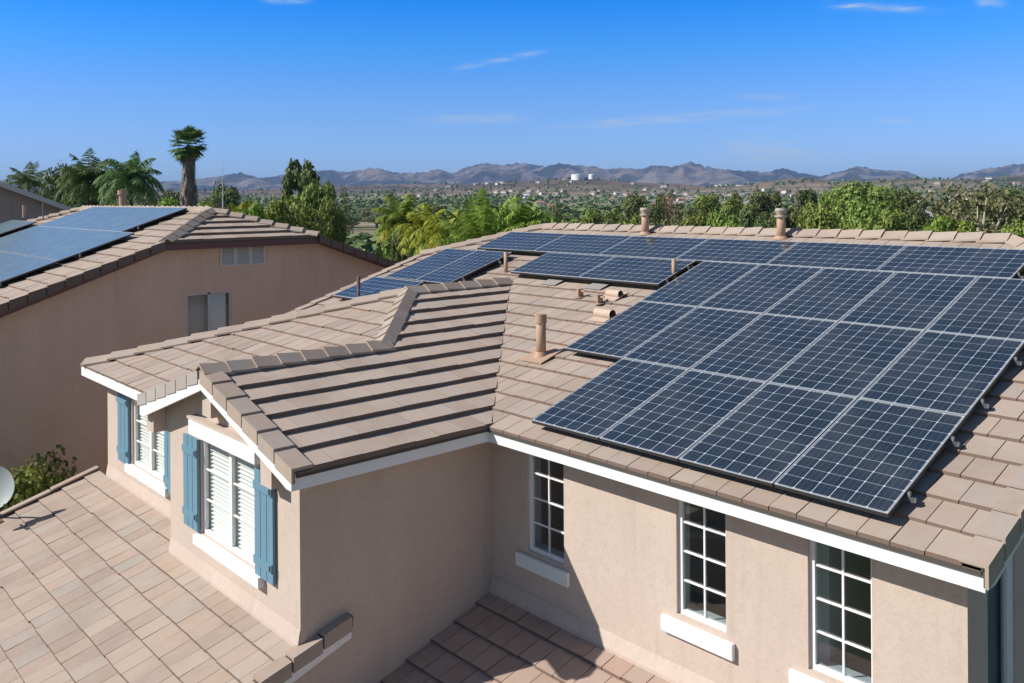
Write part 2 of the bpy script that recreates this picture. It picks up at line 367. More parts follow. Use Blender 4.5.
# ------------------------------------------------------------------ tiled roofs
def clip(poly,conv):
    """clip 2D poly by convex 2D polygon conv (ccw)"""
    out=poly
    n=len(conv)
    for i in range(n):
        a=conv[i]; c=conv[(i+1)%n]; ex,ey=c[0]-a[0],c[1]-a[1]
        inp=out; out=[]
        if not inp: break
        def side(p): return ex*(p[1]-a[1])-ey*(p[0]-a[0])
        for k in range(len(inp)):
            p=inp[k]; q=inp[(k+1)%len(inp)]; sp,sq=side(p),side(q)
            if sp>=0: out.append(p)
            if (sp>=0)!=(sq>=0):
                t=sp/(sp-sq); out.append((p[0]+(q[0]-p[0])*t,p[1]+(q[1]-p[1])*t))
    return out
def ccw(p):
    a=sum(p[i][0]*p[(i+1)%len(p)][1]-p[(i+1)%len(p)][0]*p[i][1] for i in range(len(p)))
    return p if a>0 else p[::-1]
def tiles(mb,regions,updir,plane,eave,run=.334,width=.258,t=.032,seed=0,gap=.008,top=40):
    """regions: convex xy polygons; updir (+-1,0)/(0,+-1) is up the slope; plane(x,y)->deck height; eave: coordinate of eave along updir"""
    rnd=random.Random(seed); ux,uy=updir; sx,sy=-uy,ux
    regions=[ccw(r) for r in regions]
    us=[p[0]*ux+p[1]*uy for r in regions for p in r]; ss=[p[0]*sx+p[1]*sy for r in regions for p in r]
    umax=max(us); s0,s1=min(ss),max(ss)
    n=int((umax-eave)/run)+2
    for c in range(n):
        u0=eave+c*run; u1=u0+run
        off=(0 if c%2 else .5)+rnd.uniform(-.06,.06)
        s=s0-width*(1+off)
        while s<s1:
            w=width
            ju=rnd.uniform(-.004,.004) if rnd.random()<.88 else rnd.uniform(-.014,.014)
            if c==0: ju=rnd.uniform(-.003,.003)
            tone=rnd.random(); jt=t+rnd.uniform(-.004,.004); jr=rnd.uniform(-.002,.002); tilt=rnd.uniform(-.003,.003)
            a=(s+gap/2,u0+ju+jr); b_=(s+w-gap/2,u0+ju-jr); c_=(s+w-gap/2,u1+.012); d=(s+gap/2,u1+.012)
            q=[(px*sx+py*ux,px*sy+py*uy) for px,py in (a,b_,c_,d)]
            q=ccw(q)
            for reg in regions:
                pl=clip(q,reg)
                if len(pl)<3: continue
                # drop slivers
                area=abs(sum(pl[i][0]*pl[(i+1)%len(pl)][1]-pl[(i+1)%len(pl)][0]*pl[i][1] for i in range(len(pl))))/2
                if area<.0004: continue
                def hz(x,y):
                    u=x*ux+y*uy; f=(u-u0)/run; sc=(x*sx+y*sy-s)/w-.5
                    return plane(x,y)+jt*(1-f)+.003*f+tilt*sc*(1-f)
                i=len(mb.v); m_=len(pl)
                mb.v+=[(x,y,hz(x,y)) for x,y in pl]+[(x,y,plane(x,y)-.004) for x,y in pl]
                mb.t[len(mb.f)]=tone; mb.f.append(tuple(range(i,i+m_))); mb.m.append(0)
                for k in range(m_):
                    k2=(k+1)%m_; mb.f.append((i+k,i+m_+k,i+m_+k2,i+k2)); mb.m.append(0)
            s+=w
def deck(mb,poly,plane,th=.03,off=-.006):
    poly=ccw(poly); i=len(mb.v); n=len(poly)
    mb.v+=[(x,y,plane(x,y)+off) for x,y in poly]+[(x,y,plane(x,y)+off-th) for x,y in poly]
    mb.f.append(tuple(range(i,i+n))); mb.m.append(0); mb.f.append(tuple(range(i+n,i+2*n))[::-1]); mb.m.append(0)
    for k in range(n): mb.f.append((i+k,i+n+k,i+n+(k+1)%n,i+(k+1)%n)); mb.m.append(0)
def caps(mb,lo,hi,lat,drop,step=.34,w=.145,lift=.085,th=.028,seed=1,up=.030):
    drop+=.045
    """ridge/hip cap tiles from lo to hi; lat = horizontal unit vector across; drop = fall over w on each side"""
    rnd=random.Random(seed); lo=Vector(lo); hi=Vector(hi); d=hi-lo; L=d.length; d/=L; lat=Vector(lat)
    n=max(1,round(L/step)); st=L/n
    for k in range(n):
        a=lo+d*(k*st-.03); b=lo+d*((k+1)*st+.02)
        j=rnd.uniform(-.006,.006); wj=w+rnd.uniform(-.006,.006)
        za=Vector((0,0,lift+up+j)); zb=Vector((0,0,lift+.002))
        for sg in (1,-1):
            sv=lat*sg*wj+Vector((0,0,-drop)); T=Vector((0,0,-th))
            p=[a+za,b+zb,b+zb+sv,a+za+sv*1.03]
            if sg<0: p=[a+za+sv*1.03,b+zb+sv,b+zb,a+za]
            mb.hexa([q+T for q in p][::-1]+[q for q in p][::-1]) if False else mb.hexa([q+T for q in p]+p)
def rake(mb,lo,hi,inward,step=.35,w=.17,hang=.15,th=.026,lift=.052,seed=3,side=0):
    """L-shaped verge tiles from lo up to hi"""
    rnd=random.Random(seed); lo=Vector(lo); hi=Vector(hi); d=hi-lo; L=d.length; d/=L; iv=Vector(inward)
    n=max(1,round(L/step)); st=L/n
    for k in range(n):
        a=lo+d*(k*st-.004); b=lo+d*((k+1)*st-.026); j=rnd.uniform(-.004,.004)
        A=a+Vector((0,0,lift+.006+j)); B=b+Vector((0,0,lift-.012)); T=Vector((0,0,-th))
        mb.hexa([A+T,B+T,B+iv*w+T,A+iv*w+T,A,B,B+iv*w,A+iv*w])
        H=Vector((0,0,-hang)); O=-iv*th
        mb.hexa([A+H+O,B+H+O,B+H,A+H,A+O,B+O,B,A],side)
    a=lo+Vector((0,0,lift-.03)); b=hi+Vector((0,0,lift-.03)); T=Vector((0,0,-.02)); mb.hexa([a+T,b+T,b+iv*(w-.01)+T,a+iv*(w-.01)+T,a,b,b+iv*(w-.01),a+iv*(w-.01)],1)
    H=Vector((0,0,-(hang-.035))); mb.hexa([a+H,b+H,b+iv*.01+H,a+iv*.01+H,a,b,b+iv*.01,a+iv*.01],1)
def board(mb,p0,p1,h,out,th=.03):
    """fascia / barge board hanging below the line p0-p1 by h, thickness th along out"""
    p0=Vector(p0);p1=Vector(p1);H=Vector((0,0,-h));o=Vector(out)*th
    mb.hexa([p0+H,p1+H,p1+H+o,p0+H+o,p0,p1,p1+o,p0+o])
def wallgrid(mb,axis,c,a0,a1,z0,z1,holes,depth,outsign):
    """wall face in plane axis=c with rectangular holes and reveals of given depth going inward (-outsign)"""
    As=sorted({a0,a1}|{h[0] for h in holes}|{h[1] for h in holes}); Zs=sorted({z0,z1}|{h[2] for h in holes}|{h[3] for h in holes})
    P=(lambda a,z,o=0:(c-o*outsign,a,z)) if axis=='x' else (lambda a,z,o=0:(a,c-o*outsign,z))
    for i in range(len(As)-1):
        for j in range(len(Zs)-1):
            am=(As[i]+As[i+1])/2; zm=(Zs[j]+Zs[j+1])/2
            if any(h[0]<am<h[1] and h[2]<zm<h[3] for h in holes): continue
            mb.poly([P(As[i],Zs[j]),P(As[i+1],Zs[j]),P(As[i+1],Zs[j+1]),P(As[i],Zs[j+1])])
    for x0,x1,y0,y1 in holes:
        for (a,z),(b,w) in (((x0,y0),(x1,y0)),((x1,y0),(x1,y1)),((x1,y1),(x0,y1)),((x0,y1),(x0,y0))):
            mb.poly([P(a,z),P(b,w),P(b,w,depth),P(a,z,depth)])

GZ=-5.8
# ------------------------------------------------------------------ the main house
DK=.15
pC=lambda x,y:S*y-DK
pB=lambda x,y:S*(-.68-x)-DK
pA=lambda x,y:S*y+.526
pD=lambda x,y:S*(4.76+x)-DK
pE=lambda x,y:S*(7.92+x)-DK
pBk=lambda x,y:S*(12.7-y)-DK
pLL=lambda x,y:S*(y+2.35)-2.055
pM=lambda x,y:S*(y-.2)-2.25
house=empty('stucco_house',(0,6,GZ),'tan stucco two storey house with brown tile roof, white trim and blue shutters','house')
# --- walls
wy=.2; WIN=[(-.27,.31),(1.83,2.39),(3.21,3.77)]; wz0,wz1=-1.58,-.36
b=MB(); wallgrid(b,'y',wy,-.9,4.5,GZ,-.20,[(a,c,wz0,wz1) for a,c in WIN],.07,-1)
wallgrid(b,'x',4.5,wy,12.5,GZ,S*wy-.24,[(.60,1.22,-1.95,-.30)],.07,1)
b.prism([(4.5,wy,S*wy-.24),(4.5,12.5,S*wy-.24),(4.5,8.2,S*4.5-.21),(4.5,4.5,S*4.5-.21)],(-.1,0,0))
wallgrid(b,'x',-.9,-5.3,wy,GZ,-2.3,[],.07,1)
wallgrid(b,'x',-.9,-2.35,wy,-2.3,-.22,[],.07,1)
wallgrid(b,'y',-2.35,-4.25,-.9,-3.2,-.30,[(-3.30,-1.80,-1.55,-.36)],.09,-1)
b.prism([(-4.25,-2.35,-.30),(-.9,-2.35,-.30),(-.9,-2.35,pB(-.9,0)-.04),(-2.72,-2.35,pB(-2.72,0)-.04),(-4.25,-2.35,pD(-4.25,0)-.04)],(0,.1,0))
wallgrid(b,'x',-4.25,-2.35,-1.9,-3.2,pD(-4.25,0)-.04,[],.07,-1)
wallgrid(b,'y',-2.0,-7.75,-4.2,-3.2,-.14,[(-6.65,-5.30,-1.52,-.50)],.09,-1)
wallgrid(b,'x',-7.75,-2.0,12.5,GZ,-.25,[],.07,-1); wallgrid(b,'x',-7.75,-5.3,-2.0,GZ,-3.1,[],.07,-1)
wallgrid(b,'y',12.5,-7.75,4.5,GZ,-.25,[],.07,1)
wallgrid(b,'y',-5.3,-8.0,-.9,GZ,-3.1,[],.07,-1)
wallgrid(b,'y',-3.1,-.9,5.4,GZ,-3.35,[],.07,-1); wallgrid(b,'x',5.4,-3.1,.2,GZ,-3.35,[],.07,1)
b.prism([(5.4,.2,-3.35),(5.4,-3.1,-3.35),(5.4,.2,-2.3)],(-.1,0,0))
b.build('stucco_wall',M['stucco'],house)
# skirts where walls meet the lower roofs
b=MB()
def skirt(x0,x1,y,ztop,zb,out):
    b.prism([(x0,y-.003,ztop),(x0,y-out,zb+.03),(x0,y-out,zb-.06),(x0,y-.003,zb-.06)],(x1-x0,0,0))
skirt(-.895,4.5,wy,-2.07,pM(0,wy-.05)+.02,.05)
skirt(-4.25,-.905,-2.35,-1.86,pLL(0,-2.38)+.02,.03); skirt(-7.75,-4.255,-2.0,-1.76,pLL(0,-2.03)+.02,.03)
b.build('wall_skirt',M['stucco'],house)
# corbels + soffits
for x0,x1,zb in ((-4.62,-4.38,-.52),(-2.86,-2.63,-.02),(-1.42,-1.18,-.48)):
    b=MB(); zt=lambda x:(pB(x,0) if x>-2.72 else pD(x,0))-.05
    if x0<-2.72<x1: pl=[(x0,-2.352,zb),(x1,-2.352,zb),(x1,-2.352,zt(x1)),(-2.72,-2.352,zt(-2.72)),(x0,-2.352,zt(x0))]
    else: pl=[(x0,-2.352,zb),(x1,-2.352,zb),(x1,-2.352,zt(x1)),(x0,-2.352,zt(x0))]
    b.prism(pl,(0,-.16,0))
    if x0<-4: b.box(-4.62,-4.26,-2.349,-1.95,-.52,-.13)
    b.build('corbel',M['stucco'],house)
for q_ in ((-.60,4.66,-.05,wy-.003),(-.897,-.61,-2.50,wy-.01),(-8.0,-4.66,-2.24,-2.003)):
    b=MB(); b.box(*q_,-.300,-.285); b.build('soffit',M['stucco'],house)
# --- roofs
mainC=[(-8.05,-.12),(4.71,-.12),(4.71,4.5),(2.86,6.35),(-6.2,6.35),(-8.05,4.5)]
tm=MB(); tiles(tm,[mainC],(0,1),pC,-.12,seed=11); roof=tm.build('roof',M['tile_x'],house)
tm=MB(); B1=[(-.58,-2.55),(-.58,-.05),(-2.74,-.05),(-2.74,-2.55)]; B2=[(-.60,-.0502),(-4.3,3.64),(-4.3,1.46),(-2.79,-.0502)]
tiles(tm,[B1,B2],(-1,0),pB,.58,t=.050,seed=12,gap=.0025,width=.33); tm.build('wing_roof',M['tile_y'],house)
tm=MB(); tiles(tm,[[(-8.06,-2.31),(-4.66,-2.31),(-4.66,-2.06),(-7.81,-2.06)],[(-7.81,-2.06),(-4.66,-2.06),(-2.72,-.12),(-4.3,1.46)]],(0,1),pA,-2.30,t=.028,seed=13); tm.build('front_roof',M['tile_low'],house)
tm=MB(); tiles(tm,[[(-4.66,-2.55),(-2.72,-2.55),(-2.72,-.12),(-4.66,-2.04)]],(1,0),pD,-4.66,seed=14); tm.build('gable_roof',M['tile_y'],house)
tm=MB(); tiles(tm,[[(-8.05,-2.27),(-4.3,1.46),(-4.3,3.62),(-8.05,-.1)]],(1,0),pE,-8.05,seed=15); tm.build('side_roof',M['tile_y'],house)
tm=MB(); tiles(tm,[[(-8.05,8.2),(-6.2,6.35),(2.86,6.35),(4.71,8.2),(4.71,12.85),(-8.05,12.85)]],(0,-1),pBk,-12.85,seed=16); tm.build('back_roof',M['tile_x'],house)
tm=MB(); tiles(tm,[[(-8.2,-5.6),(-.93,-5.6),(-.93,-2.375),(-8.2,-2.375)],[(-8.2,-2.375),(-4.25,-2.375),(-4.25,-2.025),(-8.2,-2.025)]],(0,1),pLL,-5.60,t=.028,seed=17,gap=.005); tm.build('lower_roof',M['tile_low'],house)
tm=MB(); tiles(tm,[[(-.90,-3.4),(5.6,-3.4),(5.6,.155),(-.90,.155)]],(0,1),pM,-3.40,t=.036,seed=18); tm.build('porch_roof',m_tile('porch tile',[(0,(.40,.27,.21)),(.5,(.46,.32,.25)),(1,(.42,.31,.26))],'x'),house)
# clip ends (jerkinheads)
tm=MB()
tiles(tm,[[(4.71,4.5),(4.71,8.2),(2.86,6.35)]],(-1,0),lambda x,y:S*4.5-DK+S*(4.71-x),-4.71,seed=19); tm.build('end_roof',M['tile_y'],house); tm=MB()
tiles(tm,[[(-8.05,4.5),(-8.05,8.2),(-6.2,6.35)]],(1,0),lambda x,y:S*4.5-DK+S*(x+8.05),-8.05,seed=20); tm.build('end_roof',M['tile_y'],house)
b=MB()
deck(b,mainC,pC); deck(b,[(-8.05,6.35),(4.71,6.35),(4.71,12.8),(-8.05,12.8)],lambda x,y:pBk(x,y)-.25)
deck(b,B1,pB); deck(b,B2,pB); deck(b,[(-8.04,-2.26),(-4.66,-2.26),(-4.66,-2.06),(-7.83,-2.06)],pA); deck(b,[(-7.83,-2.06),(-4.66,-2.06),(-2.75,-.14),(-4.3,1.46)],pA)
deck(b,[(-4.64,-2.54),(-2.75,-2.54),(-2.75,-.14),(-4.64,-2.04)],pD); deck(b,[(-8.0,-2.2),(-4.32,1.46),(-4.32,3.6),(-8.0,-.1)],pE)
deck(b,[(-8.2,-5.58),(-.82,-5.58),(-.82,-2.2),(-4.3,-2.05),(-8.2,-2.05)],pLL); deck(b,[(-.9,-3.38),(5.58,-3.38),(5.58,.19),(-.9,.19)],pM)
b.build('roof_deck',M['deck'],house)
# --- ridge and hip tiles
b=MB(); dr=S*.155
caps(b,(2.80,6.35,pC(0,6.35)),(-6.2,6.35,pC(0,6.35)),(0,1,0),dr,seed=1); b.build('ridge_tile_row',M['cap'],house)
b=MB(); caps(b,(-2.72,-2.58,pB(-2.72,0)),(-2.72,-.02,pB(-2.72,0)),(1,0,0),dr,seed=2); b.build('ridge_tile_row',M['cap'],house); b=MB()
caps(b,(-4.3,1.42,pB(-4.3,0)),(-4.3,3.60,pB(-4.3,0)),(1,0,0),dr,seed=3); q=math.sqrt(.5); b.build('ridge_tile_row',M['cap'],house); b=MB()
caps(b,(-2.70,-.14,pB(-2.72,0)-.01),(-4.32,1.48,pB(-4.3,0)+.01),(q,q,0),dr*.72,seed=4,step=.36)
b.build('ridge_tile_row',M['cap'],house)
b=MB(); caps(b,(-7.99,-2.23,pE(-7.99,0)),(-4.3,1.46,pE(-4.3,0)),(q,-q,0),dr*.72,seed=5,step=.46,w=.16)
b.build('hip_tile_row',M['cap'],house)
b=MB(); caps(b,(-8.05,4.5,pC(0,4.5)),(-6.2,6.35,pC(0,6.35)),(q,-q,0),dr*.72,seed=6); b.build('hip_tile_row',M['cap'],house); b=MB(); caps(b,(4.71,4.5,pC(0,4.5)),(2.86,6.35,pC(0,6.35)),(q,q,0),dr*.72,seed=7); b.build('hip_tile_row',M['cap'],house)
# --- verge tiles
b=MB(); rake(b,(-.575,-2.585,pB(-.575,0)),(-2.72,-2.585,pB(-2.72,0)),(0,1,0),hang=.15,seed=1,w=.20,th=.03,lift=.068); b.build('verge_tile_row',[M['verge_y'],M['deck']],house)
b=MB(); rake(b,(-4.67,-2.585,pD(-4.67,0)),(-2.74,-2.585,pD(-2.74,0)),(0,1,0),hang=.15,seed=2,w=.20,step=.33,lift=.06); b.build('verge_tile_row',[M['cap2'],M['deck']],house)
b=MB(); rake(b,(4.735,-.12,pC(0,-.12)),(4.735,4.5,pC(0,4.5)),(-1,0,0),hang=.17,seed=3); b.build('verge_tile_row',[M['verge_x'],M['deck']],house)
b=MB(); rake(b,(-8.075,-.12,pC(0,-.12)),(-8.075,4.5,pC(0,4.5)),(1,0,0),hang=.17,seed=4); b.build('verge_tile_row',[M['verge_x'],M['deck']],house)
b=MB(); rake(b,(-.80,-5.6,pLL(0,-5.6)),(-.80,-1.80,pLL(0,-1.80)),(-1,0,0),hang=.15,seed=5,w=.15,step=.36); b.build('verge_tile_row',[M['verge_x'],M['deck']],house)
b=MB(); rake(b,(-8.22,-5.6,pLL(0,-5.6)),(-8.22,-2.0,pLL(0,-2.0)),(1,0,0),hang=.12,seed=6,w=.10,step=.72,lift=.075); b.build('verge_tile_row',[M['cap'],M['deck']],house)
# --- fascia and barge boards
b=MB(); board(b,(-.60,-.10,-.158),(4.70,-.10,-.158),.182,(0,1,0)); b.build('fascia_board',M['white'],house)
b=MB(); board(b,(-.60,-2.57,-.158),(-.60,-.10,-.158),.182,(-1,0,0)); b.build('fascia_board',M['white'],house)
b=MB(); board(b,(-8.06,-2.30,-.198),(-4.60,-2.30,-.198),.14,(0,1,0)); b.build('fascia_board',M['white'],house)
b=MB(); b.prism([(-.602,-2.60,-.340),(-.602,-2.60,-.17),(-.85,-2.60,pB(-.85,0)-.055),(-2.72,-2.60,pB(-2.72,0)-.055),(-2.72,-2.60,pB(-2.72,0)-.175),(-.85,-2.60,pB(-.85,0)-.19),(-.70,-2.60,-.340)],(0,.03,0)); b.build('barge_board',M['white'],house)
b=MB(); b.prism([(-4.62,-2.60,-.315),(-4.62,-2.60,pD(-4.62,0)-.06),(-2.721,-2.60,pD(-2.721,0)-.06),(-2.721,-2.60,pD(-2.721,0)-.19),(-4.50,-2.60,-.315)],(0,.03,0)); b.build('barge_board',M['white'],house)
b=MB(); b.prism([(4.70,-.102,-.340),(4.70,-.102,-.18),(4.70,4.5,pC(0,4.5)-.05),(4.70,4.5,pC(0,4.5)-.19),(4.70,.10,-.340)],(.03,0,0)); b.build('barge_board',M['white'],house)
b=MB(); b.prism([(-.825,-5.6,pLL(0,-5.6)-.08),(-.825,-1.82,pLL(0,-1.82)-.08),(-.825,-1.82,pLL(0,-1.82)-.19),(-.825,-5.6,pLL(0,-5.6)-.19)],(.028,0,0)); b.build('barge_board',M['white'],house)
b=MB(); board(b,(-8.2,-5.56,pLL(0,-5.56)-.01),(-.83,-5.56,pLL(0,-5.56)-.01),.16,(0,1,0)); board(b,(-.9,-3.37,pM(0,-3.37)-.01),(5.58,-3.37,pM(0,-3.37)-.01),.16,(0,1,0)); b.build('fascia_board',M['white'],house)

# --- windows of the main wall
def room(mb,x0,x1,z0,z1,y0,y1):
    for f in (((x0,y1,z0),(x1,y1,z0),(x1,y1,z1),(x0,y1,z1)),((x0,y0,z0),(x0,y1,z0),(x0,y1,z1),(x0,y0,z1)),((x1,y0,z0),(x1,y1,z0),(x1,y1,z1),(x1,y0,z1)),
              ((x0,y0,z0),(x1,y0,z0),(x1,y1,z0),(x0,y1,z0)),((x0,y0,z1),(x1,y0,z1),(x1,y1,z1),(x0,y1,z1))): mb.poly(f)
def window(x0,x1,z0,z1,y,label):
    """frame with a 2 x 4 grid of panes, opening in wall plane y"""
    f=.045; fb=MB(); Y0,Y1=y+.035,y+.075
    fb.box(x0,x0+f,Y0,Y1,z0,z1); fb.box(x1-f*.55,x1,Y0,Y1,z0,z1); fb.box(x0+f,x1-f*.55,Y0,Y1,z0,z0+f); fb.box(x0+f,x1-f*.55,Y0,Y1,z1-f,z1)
    w=fb.build('window',M['white'],house); w['label']=label
    g=MB(); a,c=x0+f,x1-f*.55; mx=(a+c)/2; g.box(mx-.009,mx+.009,Y0+.012,Y1-.012,z0+f,z1-f)
    for k in (1,2,3):
        zz=z0+f+(z1-z0-2*f)*k/4; g.box(a,mx-.009,Y0+.012,Y1-.012,zz-.009,zz+.009); g.box(mx+.009,c,Y0+.012,Y1-.012,zz-.009,zz+.009)
    g.build('muntin_grid',M['white'],w)
    p=MB(); p.poly([(a,Y1-.008,z0+f),(c,Y1-.008,z0+f),(c,Y1-.008,z1-f),(a,Y1-.008,z1-f)]); p.build('glass_pane',M['glass'],w)
    q=MB(); room(q,x0-.5,min(x1+.9,4.40),z0-.9,z1+.15,Y1+.14,Y1+2.6)
    q.build('room_interior',M['room'],w)
    q=MB(); e=Y1+.002; q.poly([(x0,e,z0),(x0,e+.14,z0),(x0,e+.14,z1),(x0,e,z1)]); q.poly([(x1,e,z0),(x1,e+.14,z0),(x1,e+.14,z1),(x1,e,z1)]); q.poly([(x0,e,z1),(x1,e,z1),(x1,e+.14,z1),(x0,e+.14,z1)])
    for u,v in ((x0-.5,x0),(x1,min(x1+.9,4.40))): q.poly([(u,e+.138,z0-.9),(v,e+.138,z0-.9),(v,e+.138,z1+.15),(u,e+.138,z1+.15)])
    q.poly([(x0,e+.138,z0-.9),(x1,e+.138,z0-.9),(x1,e+.138,z0),(x0,e+.138,z0)]); q.poly([(x0,e,z0+.02),(x1,e,z0+.02),(x1,e+.15,z0+.02),(x0,e+.15,z0+.02)])
    q.poly([(x0,e+.138,z1),(x1,e+.138,z1),(x1,e+.138,z1+.15),(x0,e+.138,z1+.15)])
    q.build('inner_jamb',M['offwhite'],w)
    s=MB(); sx0,sx1=x0-.16,x1+.10
    s.box(sx0,sx1,y-.055,y-.002,z0-.20,z0-.045); o=s.build('window_sill',M['white'],w); bv=o.modifiers.new('edge','BEVEL'); bv.width=.012; bv.segments=2
    return w
for (a,c),lab in zip(WIN,('narrow gridded window half in shade','middle narrow gridded window','right gridded window cut by the picture edge')): window(a,c,wz0,wz1,wy,lab)
# side window on the shaded wall
b=MB(); X=4.5
b.box(X-.06,X-.02,.60,.64,-1.95,-.30); b.box(X-.06,X-.02,1.08,1.22,-1.95,-.30); b.box(X-.06,X-.02,.64,1.08,-1.95,-1.90); b.box(X-.06,X-.02,.64,1.08,-.35,-.30)
w=b.build('window',M['white'],house); b=MB(); b.poly([(X-.045,.64,-1.90),(X-.045,1.08,-1.90),(X-.045,1.08,-.35),(X-.045,.64,-.35)]); b.build('glass_pane',M['glass'],w)
b=MB(); b.poly([(X-.3,.2,-2.6),(X-.3,1.9,-2.6),(X-.3,1.9,-.3),(X-.3,.2,-.3)]); b.build('curtain',M['room'],w)
# front windows with louvres
def louvre_window(x0,x1,z0,z1,y,label):
    fb=MB(); f=.05; Y0,Y1=y+.03,y+.075; mx=(x0+x1)/2
    for a,c in ((x0,x0+f),(mx-f*.7,mx+f*.7),(x1-f,x1)): fb.box(a,c,Y0,Y1,z0,z1)
    for a,c in ((x0+f,mx-f*.7),(mx+f*.7,x1-f)): fb.box(a,c,Y0,Y1,z0,z0+f); fb.box(a,c,Y0,Y1,z1-f,z1)
    w=fb.build('window',M['white'],house); w['label']=label
    for a,c in ((x0+f,mx-f*.7),(mx+f*.7,x1-f)):
        for k in (1,2): g=MB(); zz=z0+f+(z1-z0-2*f)*k/3; g.box(a,c,Y0+.012,Y1-.012,zz-.008,zz+.008); g.build('muntin_bar',M['white'],w)
    p=MB(); p.poly([(x0+f,Y1-.006,z0+f),(x1-f,Y1-.006,z0+f),(x1-f,Y1-.006,z1-f),(x0+f,Y1-.006,z1-f)]); p.build('glass_pane',M['glass_thin'],w)
    n=int((z1-z0)/.046)
    for a,c in ((x0+.05,mx-.03),(mx+.03,x1-.05)):
        l=MB()
        l.box(a,a+.03,Y1+.02,Y1+.05,z0,z1); l.box(c-.03,c,Y1+.02,Y1+.05,z0,z1)
        for k in range(n):
            z=z0+(z1-z0)*(k+.5)/n; l.hexa([(a+.03,Y1+.012,z-.020),(c-.03,Y1+.012,z-.020),(c-.03,Y1+.058,z+.008),(a+.03,Y1+.058,z+.008),(a+.03,Y1+.012,z-.014),(c-.03,Y1+.012,z-.014),(c-.03,Y1+.058,z+.014),(a+.03,Y1+.058,z+.014)])
        l.build('louvre_shutter',M['blind'],w)
    q=MB(); room(q,x0-.02,x1+.02,z0-.02,z1+.02,Y1+.002,Y1+.25); q.build('window_recess',M['offwhite'],w)
    return w
M['glass_thin']=m_glass('thin glass',(.93,.96,.96),.04)
wg=louvre_window(-3.30,-1.80,-1.55,-.36,-2.35,'wide louvred window under the small gable')
wa=louvre_window(-6.65,-5.30,-1.52,-.50,-2.0,'wide louvred window at the left end of the front')
b=MB(); b.box(-3.36,-1.63,-2.475,-2.353,-.335,-.165); o=b.build('window_header',M['white'],wg)
b=MB(); b.box(-3.42,-1.60,-2.47,-2.353,-.162,-.13); b.build('header_cap',M['stucco'],wg)
b=MB(); b.box(-3.36,-1.66,-2.43,-2.352,-1.67,-1.555); b.build('window_sill',M['white'],wg)
b=MB(); b.box(-6.75,-5.15,-2.08,-2.002,-1.64,-1.525); b.build('window_sill',M['white'],wa)
def shutter(x0,x1,z0,z1,y,parent):
    b=MB(); n=3; w=(x1-x0-.012*(n-1))/n
    for k in range(n): b.box(x0+k*(w+.012),x0+k*(w+.012)+w,y-.045,y-.012,z0,z1)
    for zz in (z0+.13,z1-.21): b.box(x0+.004,x1-.004,y-.065,y-.045,zz,zz+.085)
    b.box(x0+.01,x1-.01,y-.012,y-.002,z0+.01,z1-.01)
    o=b.build('window_shutter',M['blue'],parent)
    for zz in (z0+.13,z1-.21): b=MB(); b.box(x1-.045,x1-.02,y-.070,y-.064,zz+.015,zz+.07); b.build('hinge',M['black'],o)
shutter(-3.72,-3.31,-1.53,-.42,-2.35,wg); shutter(-1.80,-1.39,-1.56,-.42,-2.35,wg)
shutter(-7.15,-6.70,-1.55,-.44,-2.0,wa); shutter(-5.26,-4.90,-1.58,-.44,-2.0,wa)

# --- pipes and vents fixed to the roof
def flue(x,y,h,r,label,mat='pipe',zb=None,flash=True,capr=1.35,caph=.07):
    zb=pC(x,y)+.02 if zb is None else zb
    b=MB(); b.tube((x,y,zb-.05),(x,y,zb+h),r,seg=18); o=b.build('vent_pipe',M[mat],house,smooth=False); o['label']=label
    for p in o.data.polygons: p.use_smooth=len(p.vertices)==4
    if flash:
        b=MB(); s=.20
        pts=[(x-s,y-s),(x+s,y-s),(x+s,y+s),(x-s,y+s)]
        b.hexa([(a,c,pC(a,c)+.035) for a,c in pts]+[(a,c,pC(a,c)+.047) for a,c in pts]); b.tube((x,y,zb-.02),(x,y,zb+.07),r*1.75,r*1.15,seg=18); b.build('flashing',M['pipe'],o)
    if capr:
        b=MB(); b.tube((x,y,zb+h-caph),(x,y,zb+h+.01),r*capr,seg=18); b.build('pipe_collar',M[mat],o)
    return o
flue(-1.36,1.50,.56,.066,'upright tan pipe on a square flashing, beside the valley',capr=1.18,caph=.11)
for x,lab in ((-3.30,'capped tan flue on the ridge, left of two'),(-.50,'capped tan flue on the ridge, right of two')):
    o=flue(x,6.12,.40,.07,lab,flash=False,capr=None)
    z=pC(x,6.12)+.42; b=MB(); b.tube((x,6.12,z-.06),(x,6.12,z-.03),.098,seg=20); b.tube((x,6.12,z-.01),(x,6.12,z+.05),.075,.098,seg=20); b.tube((x,6.12,z+.05),(x,6.12,z+.085),.10,.085,seg=20); b.build('pipe_cap',m_paint('rain cap grey',(.42,.36,.31),.6),o)
    b=MB(); b.tube((x,6.12,z-.42),(x,6.12,z-.36),.13,.085,seg=18); b.build('flashing',M['pipe'],o)
flue(-6.80,2.12,.50,.027,'thin dark pipe at the left end of the roof','pipe_dark',flash=False,capr=1.25,caph=.2)
flue(-4.80,3.98,.37,.036,'thin tan pipe in the gap between the panels','pipe',flash=False,capr=None)
flue(-1.20,4.20,.33,.034,'thin tan pipe in front of the large panel block','pipe',flash=False,capr=None)
